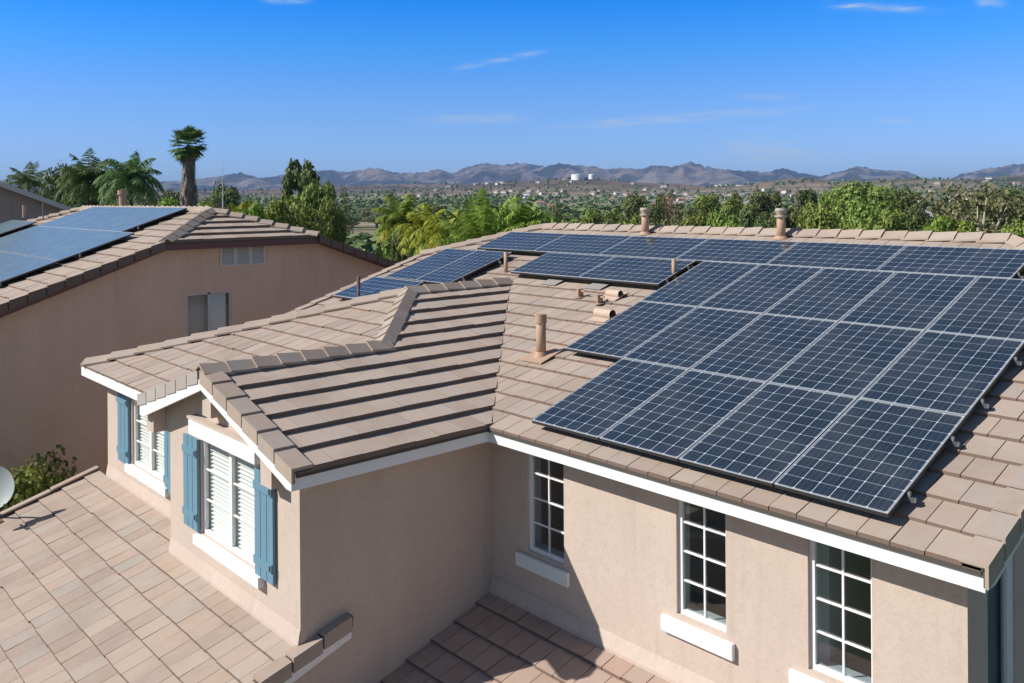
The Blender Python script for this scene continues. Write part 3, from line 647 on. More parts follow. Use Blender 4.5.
def goose(x,y,L,r,h,ang,label):
    z=pC(x,y)+.03; o=MB(); s=.16
    o.hexa([(a,c,pC(a,c)+.036) for a,c in ((x-s,y-s),(x+s,y-s),(x+s,y+s),(x-s,y+s))]+[(a,c,pC(a,c)+.046) for a,c in ((x-s,y-s),(x+s,y-s),(x+s,y+s),(x-s,y+s))])
    o.tube((x,y,z-.02),(x,y,z+h),r*.62,seg=14)
    dx,dy=math.cos(R(ang)),math.sin(R(ang)); a=Vector((x-dx*L*.45,y-dy*L*.45,z+h+r*.6)); c=Vector((x+dx*L*.55,y+dy*L*.55,z+h+r*.6))
    o.tube(a,c,r,seg=18,cap=False); d=(c-a).normalized(); o.tube(a,a+d*.005,r*.99,seg=18); 
    q=o.build('exhaust_vent',M['pipe_pale'],house); q['label']=label
    b=MB(); b.tube(a+d*.02,c-d*.012,r*.93,seg=18,cap=False); b.tube(a+d*.03,a+d*.035,r*.92,seg=18); b.build('vent_throat',M['pipe_dark'],q)
goose(-1.36,2.76,.33,.068,.015,-4,'horizontal tan exhaust hood, nearer one')
goose(-1.76,3.44,.27,.058,.01,-4,'horizontal tan exhaust hood, farther one')
def stub(x,y,label):
    z=pC(x,y)+.03; b=MB(); b.box(x-.012,x+.012,y-.05,y+.07,z,z+.13); b.box(x-.06,x+.10,y-.012,y+.012,z+.09,z+.115); b.box(x-.07,x+.07,y-.08,y+.1,z-.002,z+.008)
    q=b.build('pipe_bracket',M['pipe'],house); q['label']=label
stub(-2.33,3.30,'bent bracket, left of two'); stub(-1.80,3.16,'bent bracket, right of two')
# pieces of flashing showing under the panels
b=MB()
for x,y in ((-3.35,3.70),(-2.35,3.70),(-1.05,3.62)):
    b.hexa([(x-.17,y-.10,pC(0,y-.10)+.040),(x+.17,y-.10,pC(0,y-.10)+.040),(x+.17,y+.12,pC(0,y+.12)+.040),(x-.17,y+.12,pC(0,y+.12)+.040),(x-.17,y-.10,pC(0,y-.10)+.046),(x+.17,y-.10,pC(0,y-.10)+.046),(x+.17,y+.12,pC(0,y+.12)+.046),(x-.17,y+.12,pC(0,y+.12)+.046)])
b.build('roof_flashing',M['flash'],house)

# ------------------------------------------------------------------ solar panels
PW,PL=.984,1.625
def make_panel(mat,name='solar_panel'):
    r=bpy.data.objects.new(name,None); COL.objects.link(r); r.empty_display_size=.2
    b=MB(); f=.008; t=.04
    b.box(0,f,0,PL,-.006,0); b.box(PW-f,PW,0,PL,-.006,0); b.box(f,PW-f,0,f,-.006,0); b.box(f,PW-f,PL-f,PL,-.006,0)
    b.box(0,f,0,PL,-t,-.0061,1); b.box(PW-f,PW,0,PL,-t,-.0061,1); b.box(f,PW-f,0,f,-t,-.0061,1); b.box(f,PW-f,PL-f,PL,-t,-.0061,1)
    b.build('frame',[M['alu'],M['framedark']],r)
    me=bpy.data.meshes.new('cell_sheet'); z=-.003
    me.from_pydata([(f,f,z),(PW-f,f,z),(PW-f,PL-f,z),(f,PL-f,z),(f,f,z-.006),(PW-f,f,z-.006),(PW-f,PL-f,z-.006),(f,PL-f,z-.006)],[],[(0,1,2,3),(7,6,5,4)])
    uv=me.uv_layers.new(name='UVMap'); mu,mv=.009/(PW-2*f),.010/(PL-2*f)
    c=[(-mu,-mv),(1+mu,-mv),(1+mu,1+mv),(-mu,1+mv)]
    for i in range(4): uv.data[i].uv=c[i]; uv.data[4+i].uv=(.02,.02)
    me.materials.append(mat); o=bpy.data.objects.new('cell_sheet',me); COL.objects.link(o); o.parent=r
    return r
def place_panel(proto,first,x,y,slope,portrait,label,group,z=None):
    r=proto if first else copy_tree(proto)
    c=1/math.sqrt(1+slope*slope)
    r.rotation_mode='XYZ'
    if portrait:
        r.rotation_euler=(math.atan(slope),0,0); r.location=(x,y,z)
    else:   # landscape: turned a quarter; long side along x
        mt=Matrix.Rotation(math.atan(slope),4,'X')@Matrix.Rotation(math.pi/2,4,'Z')
        r.rotation_euler=mt.to_euler('XYZ'); r.location=(x+PL,y,z)
    tag(r,label,'solar panel',group)
CS=1/math.sqrt(1+S*S); ORD=['first','second','third','fourth','fifth','sixth','seventh','eighth']
proto=make_panel(M['pv']); n0=True; G='solar panels on the brown tile roof'
spec=[]
for r_,(u0,cnt,nm) in enumerate(((0,4,'front row'),(-1,5,'second row'),(-1,5,'third row'))):
    for i in range(cnt): spec.append((u0+i,r_*1.641,True,f'upright solar panel in the {nm} of the large block, {ORD[i]} from the left'))
uE=3.367
for i in range(6): spec.append((uE-1.641*(6-i),3*1.641,False,f'sideways solar panel in the long top row under the ridge, {ORD[i]} from the left'))
spec.append((-4.42,3.73/CS,False,'left of two sideways solar panels below the long top row')); spec.append((-4.42+1.641,3.73/CS,False,'right of two sideways solar panels below the long top row'))
spec.append((-7.29,3.02/CS,True,'left upright panel of the pair behind the wing ridge')); spec.append((-6.29,3.02/CS,True,'right upright panel of the pair behind the wing ridge'))
spec.append((-7.60,2.04/CS,False,'lowest sideways panel at the far left, beside the thin dark pipe'))
for u,v,por,lab in spec:
    place_panel(proto,n0,u+.008,(v+.008)*CS,S,por,lab,G,(v+.008)*CS*S); n0=False
# mounting rails
def rails(x0,x1,v,lab,first=[]):
    y=v*CS; z=y*S; o=empty('mounting_rail',(x0,y,pC(0,y)),lab,'mounting rail','rails carrying the solar panels')
    b=MB(); yy=S*.02
    b.box(x0,x1,y-.018,y+.018,z-.088,z-.048); b.build('rail_bar',M['rail'],o)
    b=MB(); x=x0+.25
    while x<x1: b.box(x-.02,x+.02,y-.03,y+.03,pC(0,y)+.02,z-.090); b.box(x-.05,x+.05,y-.05,y+.09,pC(0,y)+.03,pC(0,y)+.05); x+=1.2
    b.build('rail_feet',M['rail'],o)
    b=MB(); b.box(x1-.05,x1-.03,y-.015,y+.015,z-.05,z-.012); b.box(x1+.001,x1+.012,y-.015,y+.015,z-.085,z-.052); b.build('end_clamp',M['clamp'],o)
for r_,(x0,x1,nm) in enumerate(((0,4,'front row'),(-1,4,'second row'),(-1,4,'third row'))):
    for v,w in ((.36,'lower'),(1.28,'upper')): rails(x0+.05,x1+.055,r_*1.641+v,f'{w} dark rail under the {nm} of solar panels')
for v,w in ((.22,'lower'),(.78,'upper')): rails(uE-6*1.641+.05,uE+.05,3*1.641+v,f'{w} dark rail under the long top row of panels')
for v,w in ((.22,'lower'),(.78,'upper')): rails(-4.37,-1.09,3.73/CS+v,f'{w} dark rail under the two sideways panels')
for v,w in ((.36,'lower'),(1.28,'upper')): rails(-7.24,-5.24,3.02/CS+v,f'{w} dark rail under the pair behind the wing')
# clamps between panels are dark specks: part of nothing else, kept with the rails above

# ------------------------------------------------------------------ neighbouring house
SN=.345; NX=-11.0; NR=1.95; NZ=2.20
nF=lambda x,y:NZ-SN*(NR-y); nB=lambda x,y:NZ-SN*(y-NR); nH=lambda x,y:NZ-SN*1.75+SN*(NX-x); nH2=lambda x,y:NZ-SN*1.75+SN*(x-(-24.05))
nb=empty('neighbour_house',(-17,2,GZ),'shaded tan stucco house with clipped gable, dark red fascia and its own solar panels','house')
NE=-4.6; NEB=8.5; NW=NX-.28
b=MB(); ze=nF(0,NE+.5)-.1
wallgrid(b,'x',NW,NE+.5,NEB-.5,GZ,-.55,[],.07,1)
hw=(.72,1.72,-.75,.48)
wallgrid(b,'x',NW,.2,3.7,-.55,.52,[hw],.08,1)
b.poly([(NW,NE+.5,-.55),(NW,.2,-.55),(NW,.2,nF(0,.2)-.05),(NW,NE+.5,nF(0,NE+.5)-.05)]); b.poly([(NW,3.7,-.55),(NW,NEB-.5,-.55),(NW,NEB-.5,nB(0,NEB-.5)-.05),(NW,3.7,nB(0,3.7)-.05)])
b.poly([(NW,.2,.52),(NW,3.7,.52),(NW,3.7,nF(0,.2)-.05),(NW,.2,nF(0,.2)-.05)])
wallgrid(b,'y',NE+.5,-24,NW,GZ,ze,[],.07,-1); wallgrid(b,'y',NEB-.5,-24,NW,GZ,ze,[],.07,1); wallgrid(b,'x',-23.8,NE+.5,NEB-.5,GZ,ze,[],.07,-1)
b.build('stucco_wall',M['stucco_neighbour'],nb)
Fp=[(NX,NE),(NX,.2),(NX-1.75,NR),(-22.3,NR),(-24.05,.2),(-24.05,NE)]
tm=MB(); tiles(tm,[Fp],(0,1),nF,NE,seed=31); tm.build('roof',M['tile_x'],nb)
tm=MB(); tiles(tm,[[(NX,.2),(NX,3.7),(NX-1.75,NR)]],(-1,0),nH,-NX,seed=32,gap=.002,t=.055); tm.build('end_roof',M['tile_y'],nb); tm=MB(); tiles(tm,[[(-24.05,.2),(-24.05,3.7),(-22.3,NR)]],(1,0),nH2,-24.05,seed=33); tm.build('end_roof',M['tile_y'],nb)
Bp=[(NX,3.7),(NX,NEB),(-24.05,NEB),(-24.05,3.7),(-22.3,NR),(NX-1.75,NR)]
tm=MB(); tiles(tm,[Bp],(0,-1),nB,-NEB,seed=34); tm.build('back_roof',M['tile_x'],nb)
b=MB(); deck(b,Fp,nF); deck(b,Bp,nB); deck(b,[(NX,.2),(NX,3.7),(NX-1.75,NR)],nH); b.build('roof_deck',M['deck'],nb)
b=MB(); dn=SN*.155
for a_ in (((-22.3,NR,NZ),(NX-1.75,NR,NZ),(0,1,0),dn,.34),((NX,.2,nF(0,.2)),(NX-1.75,NR,NZ),(q,q,0),dn*.72,.34),((NX,3.7,nF(0,.2)),(NX-1.75,NR,NZ),(q,-q,0),dn*.72,.36),((-24.05,.2,nF(0,.2)),(-22.3,NR,NZ),(q,-q,0),dn*.72,.34)):
    b=MB(); caps(b,*a_[:4],seed=int(a_[0][1]*7+40),step=a_[4],up=.052); b.build('ridge_tile_row',M['cap'],nb)
b=MB(); rake(b,(NX+.03,NE,nF(0,NE)),(NX+.03,.2,nF(0,.2)),(-1,0,0),hang=.17,seed=12,side=2,w=.13); VS=[M['cap'],M['deck'],m_paint('shade-darkened verge side',(.17,.12,.10),.9)]; b.build('verge_tile_row',VS,nb); b=MB(); rake(b,(NX+.03,NEB,nB(0,NEB)),(NX+.03,3.7,nB(0,3.7)),(-1,0,0),hang=.17,seed=13,side=2,w=.13); b.build('verge_tile_row',VS,nb)  # hanging verge faces use a dark colour that paints in their shade
b=MB()
b.prism([(NX-.03,NE,nF(0,NE)-.02),(NX-.03,.2,nF(0,.2)-.02),(NX-.03,3.7,nB(0,3.7)-.02),(NX-.03,NEB,nB(0,NEB)-.02),(NX-.03,NEB,nB(0,NEB)-.24),(NX-.03,3.7,nB(0,3.7)-.16),(NX-.03,.2,nF(0,.2)-.16),(NX-.03,NE,nF(0,NE)-.24)],(.028,0,0))
b.build('barge_board',M['redbrown'],nb)
b=MB()
for k in range(3):
    y0=1.46+k*.35
    b.box(NW+.002,NW+.045,y0,y0+.03,1.02,1.50); b.box(NW+.002,NW+.045,y0+.31,y0+.34,1.02,1.50); b.box(NW+.002,NW+.045,y0+.03,y0+.31,1.02,1.045); b.box(NW+.002,NW+.045,y0+.03,y0+.31,1.475,1.50)
    for j in range(8):
        z=1.05+j*.053; b.hexa([(NW+.04,y0+.03,z),(NW+.04,y0+.31,z),(NW+.006,y0+.31,z+.04),(NW+.006,y0+.03,z+.04),(NW+.04,y0+.03,z+.008),(NW+.04,y0+.31,z+.008),(NW+.006,y0+.31,z+.048),(NW+.006,y0+.03,z+.048)])
b.build('gable_vent',M['vent'],nb)
b=MB(); y0,y1,z0,z1=hw; f=.04
for a,c in ((y0,y0+f),((y0+y1)/2-.02,(y0+y1)/2+.03),(y1-f,y1)): b.box(NW-.06,NW-.015,a,c,z0,z1)
b.box(NW-.06,NW-.015,y0+f,y1-f,z1-f,z1)
w=b.build('window',M['galv'],nb)
b=MB(); b.poly([(NW-.05,y0,z0),(NW-.05,y1,z0),(NW-.05,y1,z1),(NW-.05,y0,z1)]); b.build('glass_pane',M['glass_thin'],w)
b=MB()
for j in range(26):
    z=z0+(z1-z0)*j/26; b.hexa([(NW-.07,(y0+y1)/2+.03,z),(NW-.07,y1-.10,z),(NW-.085,y1-.10,z+.038),(NW-.085,(y0+y1)/2+.03,z+.038),(NW-.066,(y0+y1)/2+.03,z+.003),(NW-.066,y1-.10,z+.003),(NW-.081,y1-.10,z+.041),(NW-.081,(y0+y1)/2+.03,z+.041)])
b.build('window_blind',M['blind'],w)
b=MB(); b.poly([(NW-.2,y0-.1,z0-.1),(NW-.2,y1+.1,z0-.1),(NW-.2,y1+.1,z1+.1),(NW-.2,y0-.1,z1+.1)]); b.build('curtain',M['curtain'],w)
b=MB(); b.tube((-21.9,3.0,1.7),(-21.9,3.0,2.66),.11,seg=14); o=b.build('vent_pipe',M['pipe'],nb); b=MB(); b.tube((-21.9,3.0,2.66),(-21.9,3.0,2.80),.15,seg=14); b.build('pipe_cap',M['pipe'],o)
b=MB(); b.tube((-24.3,.75,1.95),(-24.3,.75,2.35),.05,seg=10); b.build('vent_pipe',M['pipe'],nb)
b=MB(); b.tube((-22.9,.95,1.9),(-22.9,.95,2.45),.02,seg=8); b.build('vent_pipe',M['pipe_dark'],nb)
# neighbour's panels
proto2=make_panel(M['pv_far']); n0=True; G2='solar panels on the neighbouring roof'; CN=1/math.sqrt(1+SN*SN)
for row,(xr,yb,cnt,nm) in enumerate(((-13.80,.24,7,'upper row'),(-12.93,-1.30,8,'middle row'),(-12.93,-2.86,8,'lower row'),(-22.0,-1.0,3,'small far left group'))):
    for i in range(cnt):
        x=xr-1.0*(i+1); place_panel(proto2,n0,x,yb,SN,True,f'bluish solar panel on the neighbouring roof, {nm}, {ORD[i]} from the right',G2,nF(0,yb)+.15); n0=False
for (x0,x1,y,nm) in ((-20.7,-13.78,.62,'upper'),(-20.8,-12.90,-.9,'middle'),(-20.8,-12.90,-2.4,'lower')):
    o=empty('mounting_rail',(x0,y,nF(0,y)),f'dark rail under the {nm} row of panels on the neighbouring roof','mounting rail','rails on the neighbouring roof')
    z=nF(0,y)+.15; b=MB(); b.box(x0,x1+.05,y-.02,y+.02,z-.09,z-.05); b.build('rail_bar',M['rail'],o)
    b=MB(); b.box(x1-.3,x1-.26,y-.03,y+.03,nF(0,y)+.02,z-.09); b.box(x1+.0,x1+.03,y-.015,y+.015,z-.05,z-.015); b.build('rail_feet',M['clamp'],o)
# whip antenna
o=empty('whip_antenna',(-13.5,2.54,nB(0,2.54)),'thin pale whip antenna behind the neighbouring roof','antenna')
b=MB(); b.tube((-13.5,2.54,1.9),(-13.5,2.54,2.72),.018,.014,seg=8); b.build('mast',M['galv'],o); b=MB(); b.tube((-13.5,2.54,2.72),(-13.5,2.54,3.45),.009,.004,seg=6); b.build('whip',M['galv'],o)

# third house, far left
fx=-27.0; SF=.41
fh=empty('stucco_house',(-34,-1.2,GZ),'shaded house at the far left edge, only its pale edged gable showing','house')
zr=3.95; yr=-1.3; fF=lambda x,y:zr-SF*abs(y-yr)
b=MB(); b.prism([(fx-.3,-6.5,GZ),(fx-.3,3.9,GZ),(fx-.3,3.9,fF(0,3.9)-.05),(fx-.3,yr,zr-.05),(fx-.3,-6.5,fF(0,-6.5)-.05)],(-13,0,0)); b.build('stucco_wall',m_stucco('grey tan stucco',(.36,.32,.29),(.42,.37,.33)),fh)
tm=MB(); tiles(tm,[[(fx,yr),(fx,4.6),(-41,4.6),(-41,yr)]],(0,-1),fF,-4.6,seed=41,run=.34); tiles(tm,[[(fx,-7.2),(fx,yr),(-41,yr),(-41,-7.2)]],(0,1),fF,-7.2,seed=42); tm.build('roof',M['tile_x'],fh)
b=MB(); b.prism([(fx-.01,yr,zr+.02),(fx-.01,4.6,fF(0,4.6)+.02),(fx-.01,4.6,fF(0,4.6)-.16),(fx-.01,yr,zr-.16)],(.04,0,0)); b.prism([(fx-.01,-7.2,fF(0,-7.2)+.02),(fx-.01,yr-.001,zr+.02),(fx-.01,yr-.001,zr-.16),(fx-.01,-7.2,fF(0,-7.2)-.16)],(.04,0,0)); b.build('barge_board',M['galv'],fh)
b=MB()
for j in range(9): b.box(fx-.295,fx-.25,-.9,.35,2.2+j*.07,2.23+j*.07)
b.build('gable_vent',M['vent'],fh)

# satellite dish by the verge of the lower roof
o=empty('satellite_dish',(-8.06,-3.50,pLL(0,-3.50)),'grey satellite dish at the left edge beside the lower roof','satellite dish')
c=spot(-7,488,13.0); n_=Vector((.75,-.5,.35)).normalized(); a=n_.orthogonal().normalized(); bb=n_.cross(a)
b=MB(); rings=6; seg=28; Rr=.31
idx=[]
for side in (0,1):
    st=len(b.v)
    for k in range(rings+1):
        r=Rr*k/rings
        for s_ in range(seg):
            t=2*math.pi*s_/seg; b.v.append(tuple(c+a*r*math.cos(t)+bb*r*math.sin(t)*1.08+n_*(.28*r*r/.36-side*.008)))
    for k in range(rings):
        for s_ in range(seg):
            b.f.append((st+k*seg+s_,st+k*seg+(s_+1)%seg,st+(k+1)*seg+(s_+1)%seg,st+(k+1)*seg+s_)); b.m.append(0)
b.build('dish_reflector',M['dish'],o,smooth=True)
b=MB(); e=Vector((-8.06,-3.50,pLL(0,-3.50)+.03)); b.box(e.x-.12,e.x+.12,e.y-.05,e.y+.05,e.z,e.z+.02); b.tube(e,e+Vector((-.22,-.05,.10)),.02,seg=10); b.tube(e+Vector((-.22,-.05,.10)),c-n_*.02,.02,seg=10); b.build('dish_mast',M['pipe_dark'],o)
b=MB(); p1=c+n_*.24+Vector((.0,-.03,-.20)); b.tube(c-Vector((0,0,.28)),p1,.012,seg=8); b.tube(p1,p1+Vector((-.05,.05,.1)),.03,seg=10); b.build('receiver_arm',M['pipe_dark'],o)
# ------------------------------------------------------------------ vegetation
def leafquad(b,p,nrm,size,rnd,asp=1.0):
    n=Vector(nrm); n.normalize(); a=n.orthogonal().normalized(); c=n.cross(a); t=rnd.uniform(0,6.28)
    u=a*math.cos(t)+c*math.sin(t); v=n.cross(u); u=u*size*.5*asp; v=v*size*.5
    p=Vector(p); k=rnd.uniform(.5,1.1)
    b.poly([p-u-v*k,p+u-v,p+u*k+v,p-u+v*.9])
def tree_proto(name,mat,seed,blobs=13,n=7000,leaf=.029,rx=.5,zlo=.28,bark='bark',shape='round',gapy=.0,trunkr=.028):
    """tree of height 1 and crown width 1, standing at the origin: trunk with limbs and a leafy crown"""
    rnd=random.Random(seed); r=bpy.data.objects.new(name,None); COL.objects.link(r); r.empty_display_size=.2
    bl=[]
    for k in range(blobs):
        t=rnd.uniform(0,6.28); zz=rnd.uniform(zlo,.86)
        if shape=='round': R_=(rx-.12)*math.sqrt(max(.05,1-((zz-.55)/.42)**2))*math.sqrt(rnd.uniform(.15,1)); s_=rnd.uniform(.13,.23)
        elif shape=='cone': R_=rx*.55*(1-zz)*math.sqrt(rnd.random()); s_=.10+.17*(1-zz)
        elif shape=='clump': R_=(rx-.08)*math.sqrt(rnd.uniform(.1,1)); s_=rnd.uniform(.08,.15)
        bl.append((Vector((R_*math.cos(t),R_*math.sin(t),zz)),s_))
    bl.append((Vector((rnd.uniform(-.08,.08),rnd.uniform(-.08,.08),.86)),.12))
    tr=MB(); zb=zlo+.06; tr.tube((0,0,-.02),(rnd.uniform(-.02,.02),rnd.uniform(-.02,.02),zb),trunkr,trunkr*.7,seg=8,cap=False)
    for c,s_ in bl: 
        mid=Vector((c.x*.45,c.y*.45,zb+(c.z-zb)*.5)); tr.tube((0,0,zb-.03),mid,trunkr*.55,trunkr*.34,seg=6,cap=False); tr.tube(mid,c,trunkr*.34,trunkr*.10,seg=5,cap=False)
    tr.build('trunk',M[bark],r)
    b=MB(); tot=sum(s**2 for _,s in bl)
    for c,s_ in bl:
        m_=int(n*s_**2/tot)
        for _ in range(m_):
            d=Vector((rnd.gauss(0,1),rnd.gauss(0,1),rnd.gauss(0,1))).normalized()
            nn=noise.noise(Vector((c.x*9+d.x*2.1,c.y*9+d.y*2.1,d.z*2.1+seed)))
            if nn<-.28+gapy: continue
            rr=s_*(rnd.uniform(.62,1.0)**.7)*(1+.35*nn)
            p=c+Vector((d.x*rr,d.y*rr,d.z*rr*.85))
            leafquad(b,p,d+Vector((rnd.gauss(0,.55),rnd.gauss(0,.55),rnd.gauss(0,.55)+.25)),leaf*rnd.uniform(.6,1.25),rnd)
    b.build('crown',M[mat],r)
    return r
PROTO={}
def proto(key,*a,**k): PROTO[key]=[tree_proto(*a,**k),True]
proto('green','broadleaf_tree','leaf_green',1,n=8500)
proto('green2','broadleaf_tree','leaf_green',2,blobs=17,n=9500,zlo=.22)
proto('green3','broadleaf_tree','leaf_green',9,blobs=13,n=8000,zlo=.18)
proto('dark','dark_tree','leaf_dark',3,n=7500)
proto('dark2','dark_tree','leaf_dark',12,n=7500,blobs=10,zlo=.2)
proto('olive','olive_toned_tree','leaf_olive',4,n=7500,blobs=15)
proto('lime','lime_tree','leaf_lime',5,n=7000,leaf=.034,zlo=.18)
proto('grey','grey_green_shrub','leaf_grey',6,n=7000,zlo=.15,blobs=10)
proto('rust','rust_brown_tree','leaf_rust',7,n=1800,zlo=.25)
proto('cone','cypress_tree','leaf_dark',8,n=1800,shape='cone',zlo=.12,blobs=16)
proto('gum','eucalyptus_tree','leaf_olive',10,n=7000,shape='clump',blobs=42,zlo=.30,leaf=.026,bark='bark_pale',gapy=.12,trunkr=.034)
proto('gumdark','eucalyptus_tree','leaf_dark',11,n=2600,shape='clump',blobs=16,zlo=.45,leaf=.045,bark='bark',trunkr=.03)
trees=[]
def put(key,px,ytop,wpx,D,desc,cat='tree'):
    p=spot(px,HY,D); z0=terr(p.x,p.y); top=spot(px,ytop,D).z; h=top-z0; w=wpx/F*D
    pr=PROTO[key]; o=pr[0] if pr[1] else copy_tree(pr[0]); pr[1]=False
    rnd=random.Random(int(px*7+D)); o.location=(p.x,p.y,z0); o.rotation_euler=(0,0,rnd.uniform(0,6.28)); o.scale=(w,w*rnd.uniform(.9,1.1),h)
    trees.append((px,o,desc,cat))
Gn='right-hand tree belt'
for a in (
 ('lime',545,209,52,52,'bright green'),('green',578,214,52,60,'leafy green'),('olive',606,216,44,66,'olive green'),('green3',632,211,50,62,'leafy green'),('olive',662,214,50,70,'dull olive'),
 ('green2',694,211,52,75,'leafy green'),('green',722,206,56,72,'rounded green'),('grey',768,224,34,52,'small pale grey green'),('dark',790,207,48,80,'dark green'),('green2',822,199,62,78,'rounded green'),
 ('green3',856,192,66,82,'light green'),('green',884,203,54,74,'rounded green'),('dark2',908,206,50,84,'dark green'),('lime',930,219,44,55,'low bright green'),('lime',958,215,60,58,'wide bright green'),('green',1020,214,60,56,'leafy green'),
 ('dark',640,193,36,150,'distant dark'),('rust',672,190,32,165,'rust brown'),('dark2',660,192,30,170,'small dark'),('green2',704,192,46,150,'distant green'),('green3',738,190,44,140,'distant green'),('dark',771,189,46,150,'distant dark'),
 ('dark2',802,187,50,140,'distant dark'),('green',834,186,48,130,'distant rounded green'),('green2',862,179,74,125,'tallest light green'),('dark',905,187,46,135,'distant dark'),('dark2',934,200,40,160,'distant dark'),
 ('dark',1004,187,50,160,'distant dark'),('dark2',752,200,40,110,'dark'),('green3',612,205,34,120,'distant green'),('green',586,206,40,110,'distant green'),('dark',650,204,40,105,'dark'),('olive',690,201,40,108,'olive green'),
): put(*a)
put('gum',978,178,118,64,'tall loose eucalyptus with pale forked limbs')
for a in (
 ('green',312,174,62,78,'large feathery green'),('lime',246,203,50,56,'bright green'),('lime',276,200,54,60,'bright green'),('green3',300,199,56,62,'leafy green'),('green2',330,196,40,70,'leafy green'),
 ('cone',345,181,22,170,'narrow dark pointed'),('grey',376,207,56,330,'pale grey green'),('grey',352,213,44,345,'pale grey green'),
 ('olive',212,190,44,120,'olive green'),('dark',232,184,44,130,'dark'),('cone',216,175,26,150,'dark pointed'),('lime',164,198,46,80,'bright green'),('lime',206,200,40,76,'bright green'),('green',250,195,36,100,'leafy green'),
 ('dark',64,163,52,82,'big dark'),('dark2',100,178,60,92,'dark'),('green2',108,198,36,70,'low green'),('olive',42,185,44,100,'olive green'),('olive',150,190,40,120,'olive green'),('dark',170,190,36,140,'dark'),
 ('dark2',398,226,34,60,'dark low'),('green3',440,226,54,47,'leafy green'),('green',474,226,46,40,'leafy green'),('lime',500,222,46,42,'bright green'),('lime',425,234,34,52,'yellow green'),
 ('green2',520,214,46,60,'leafy green'),('olive',555,203,40,120,'distant olive'),('dark',430,205,30,190,'distant dark'),('green2',402,206,52,70,'leafy green'),
): put(*a)
put('gumdark',305,155,58,98,'tall dark eucalyptus in rounded clumps')

# palms
def frond(b,base,az,el0,L,droop,lw,rnd,nl=30,curl=1.0):
    p=Vector(base); d=Vector((math.cos(az)*math.cos(el0),math.sin(az)*math.cos(el0),math.sin(el0))); seg=nl; st=L/seg
    side=Vector((-math.sin(az),math.cos(az),0)); pts=[]
    for k in range(seg+1):
        pts.append((p.copy(),d.copy())); p=p+d*st; d=(d+Vector((0,0,-droop*st*(.35+k/seg)*curl))).normalized()
    for k in range(seg):
        a,da=pts[k]; c,_=pts[k+1]; w=.022*(1-k/seg)+.006
        b.poly([a-side*w,a+side*w,c+side*w*.9,c-side*w*.9])
        if k<3: continue
        ll=lw*math.sin(math.pi*min(1,(k/seg)*.93+.09))**.6
        for sg in (1,-1):
            q=a+da*st*rnd.random(); out=(side*sg+da*.55+Vector((0,0,rnd.uniform(-.5,.25)))).normalized(); tip=q+out*ll*rnd.uniform(.8,1.1)+Vector((0,0,-ll*.55)); m=(q+tip)/2+Vector((0,0,ll*.07)); h=da*.032
            b.poly([q-h,q+h,m+h*1.3,m-h*1.3]); b.poly([m-h*1.3,m+h*1.3,tip+h*.2,tip-h*.2])
def queen_palm(px,ytop,D,L,label,mat='frond',n=22,seed=1,name='queen_palm',lean=0,trunkr=.16,lw=.55,curl=1.0,elmax=1.35,old=None,rise=.62):
    rnd=random.Random(seed); p=spot(px,HY,D); z0=terr(p.x,p.y); top=spot(px,ytop,D).z; hz=top-L*rise
    o=empty(name,(p.x,p.y,z0),label,'palm tree','feather palms behind the houses' if name=='queen_palm' else None)
    b=MB(); c=Vector((p.x+lean,p.y,hz)); b.tube((p.x,p.y,z0-.1),c,trunkr,trunkr*.75,seg=10,cap=False); b.build('trunk',M['bark'],o)
    b=MB(); o2=MB()
    for k in range(n):
        az=k*2.399+rnd.uniform(-.2,.2); e=elmax-(k/n)*1.55+rnd.uniform(-.1,.1)
        tgt=o2 if (old and k>n*.68) else b
        frond(tgt,c,az,e,L*rnd.uniform(.85,1.08),.55/ (L/2.6) ,lw,rnd,curl=curl)
    b.build('fronds',M[mat],o)
    if old and o2.f: o3=o2.build('fronds',M[old],o); o3['label']='older yellowed fronds'
queen_palm(88,158,66,2.9,'green feather palm, middle of the three beyond the neighbouring roof',seed=1,n=40,curl=1.9,lw=.75)
queen_palm(131,158,64,2.9,'fullest green feather palm, right of the three beyond the neighbouring roof',seed=2,n=42,curl=1.9,lw=.75)
queen_palm(29,167,88,2.8,'small distant feather palm, left of the three beyond the neighbouring roof',seed=3,n=24,curl=1.5,lw=.7)
queen_palm(404,200,50,2.2,'yellow green feather palm above the far verge of the solar roof',mat='leaf_lime',seed=4,n=30,curl=1.5,lw=.6,old='frond_gold')
queen_palm(482,199,36,2.5,'green feather palm with upright fronds beside the long top row',mat='leaf_lime',rise=.85,seed=5,n=26,lw=.7,elmax=1.5,curl=.7,old='frond_gold')
queen_palm(456,203,40,2.5,'golden orange feather palm arching over the roof edge',mat='frond_gold',seed=6,n=30,curl=1.7,lw=.7,old='frond_rust',elmax=1.1)
queen_palm(518,206,42,2.0,'lime green feather palm near the left end of the ridge',mat='leaf_lime',seed=7,n=28,curl=1.1,lw=.6)
queen_palm(425,212,48,1.9,'small golden feather palm left of the orange one',mat='frond_gold',seed=8,n=26,curl=1.6,lw=.6)
queen_palm(243,205,58,1.6,'small yellow green feather palm behind the clipped gable',mat='frond_gold',seed=9,n=12,old='frond_rust')
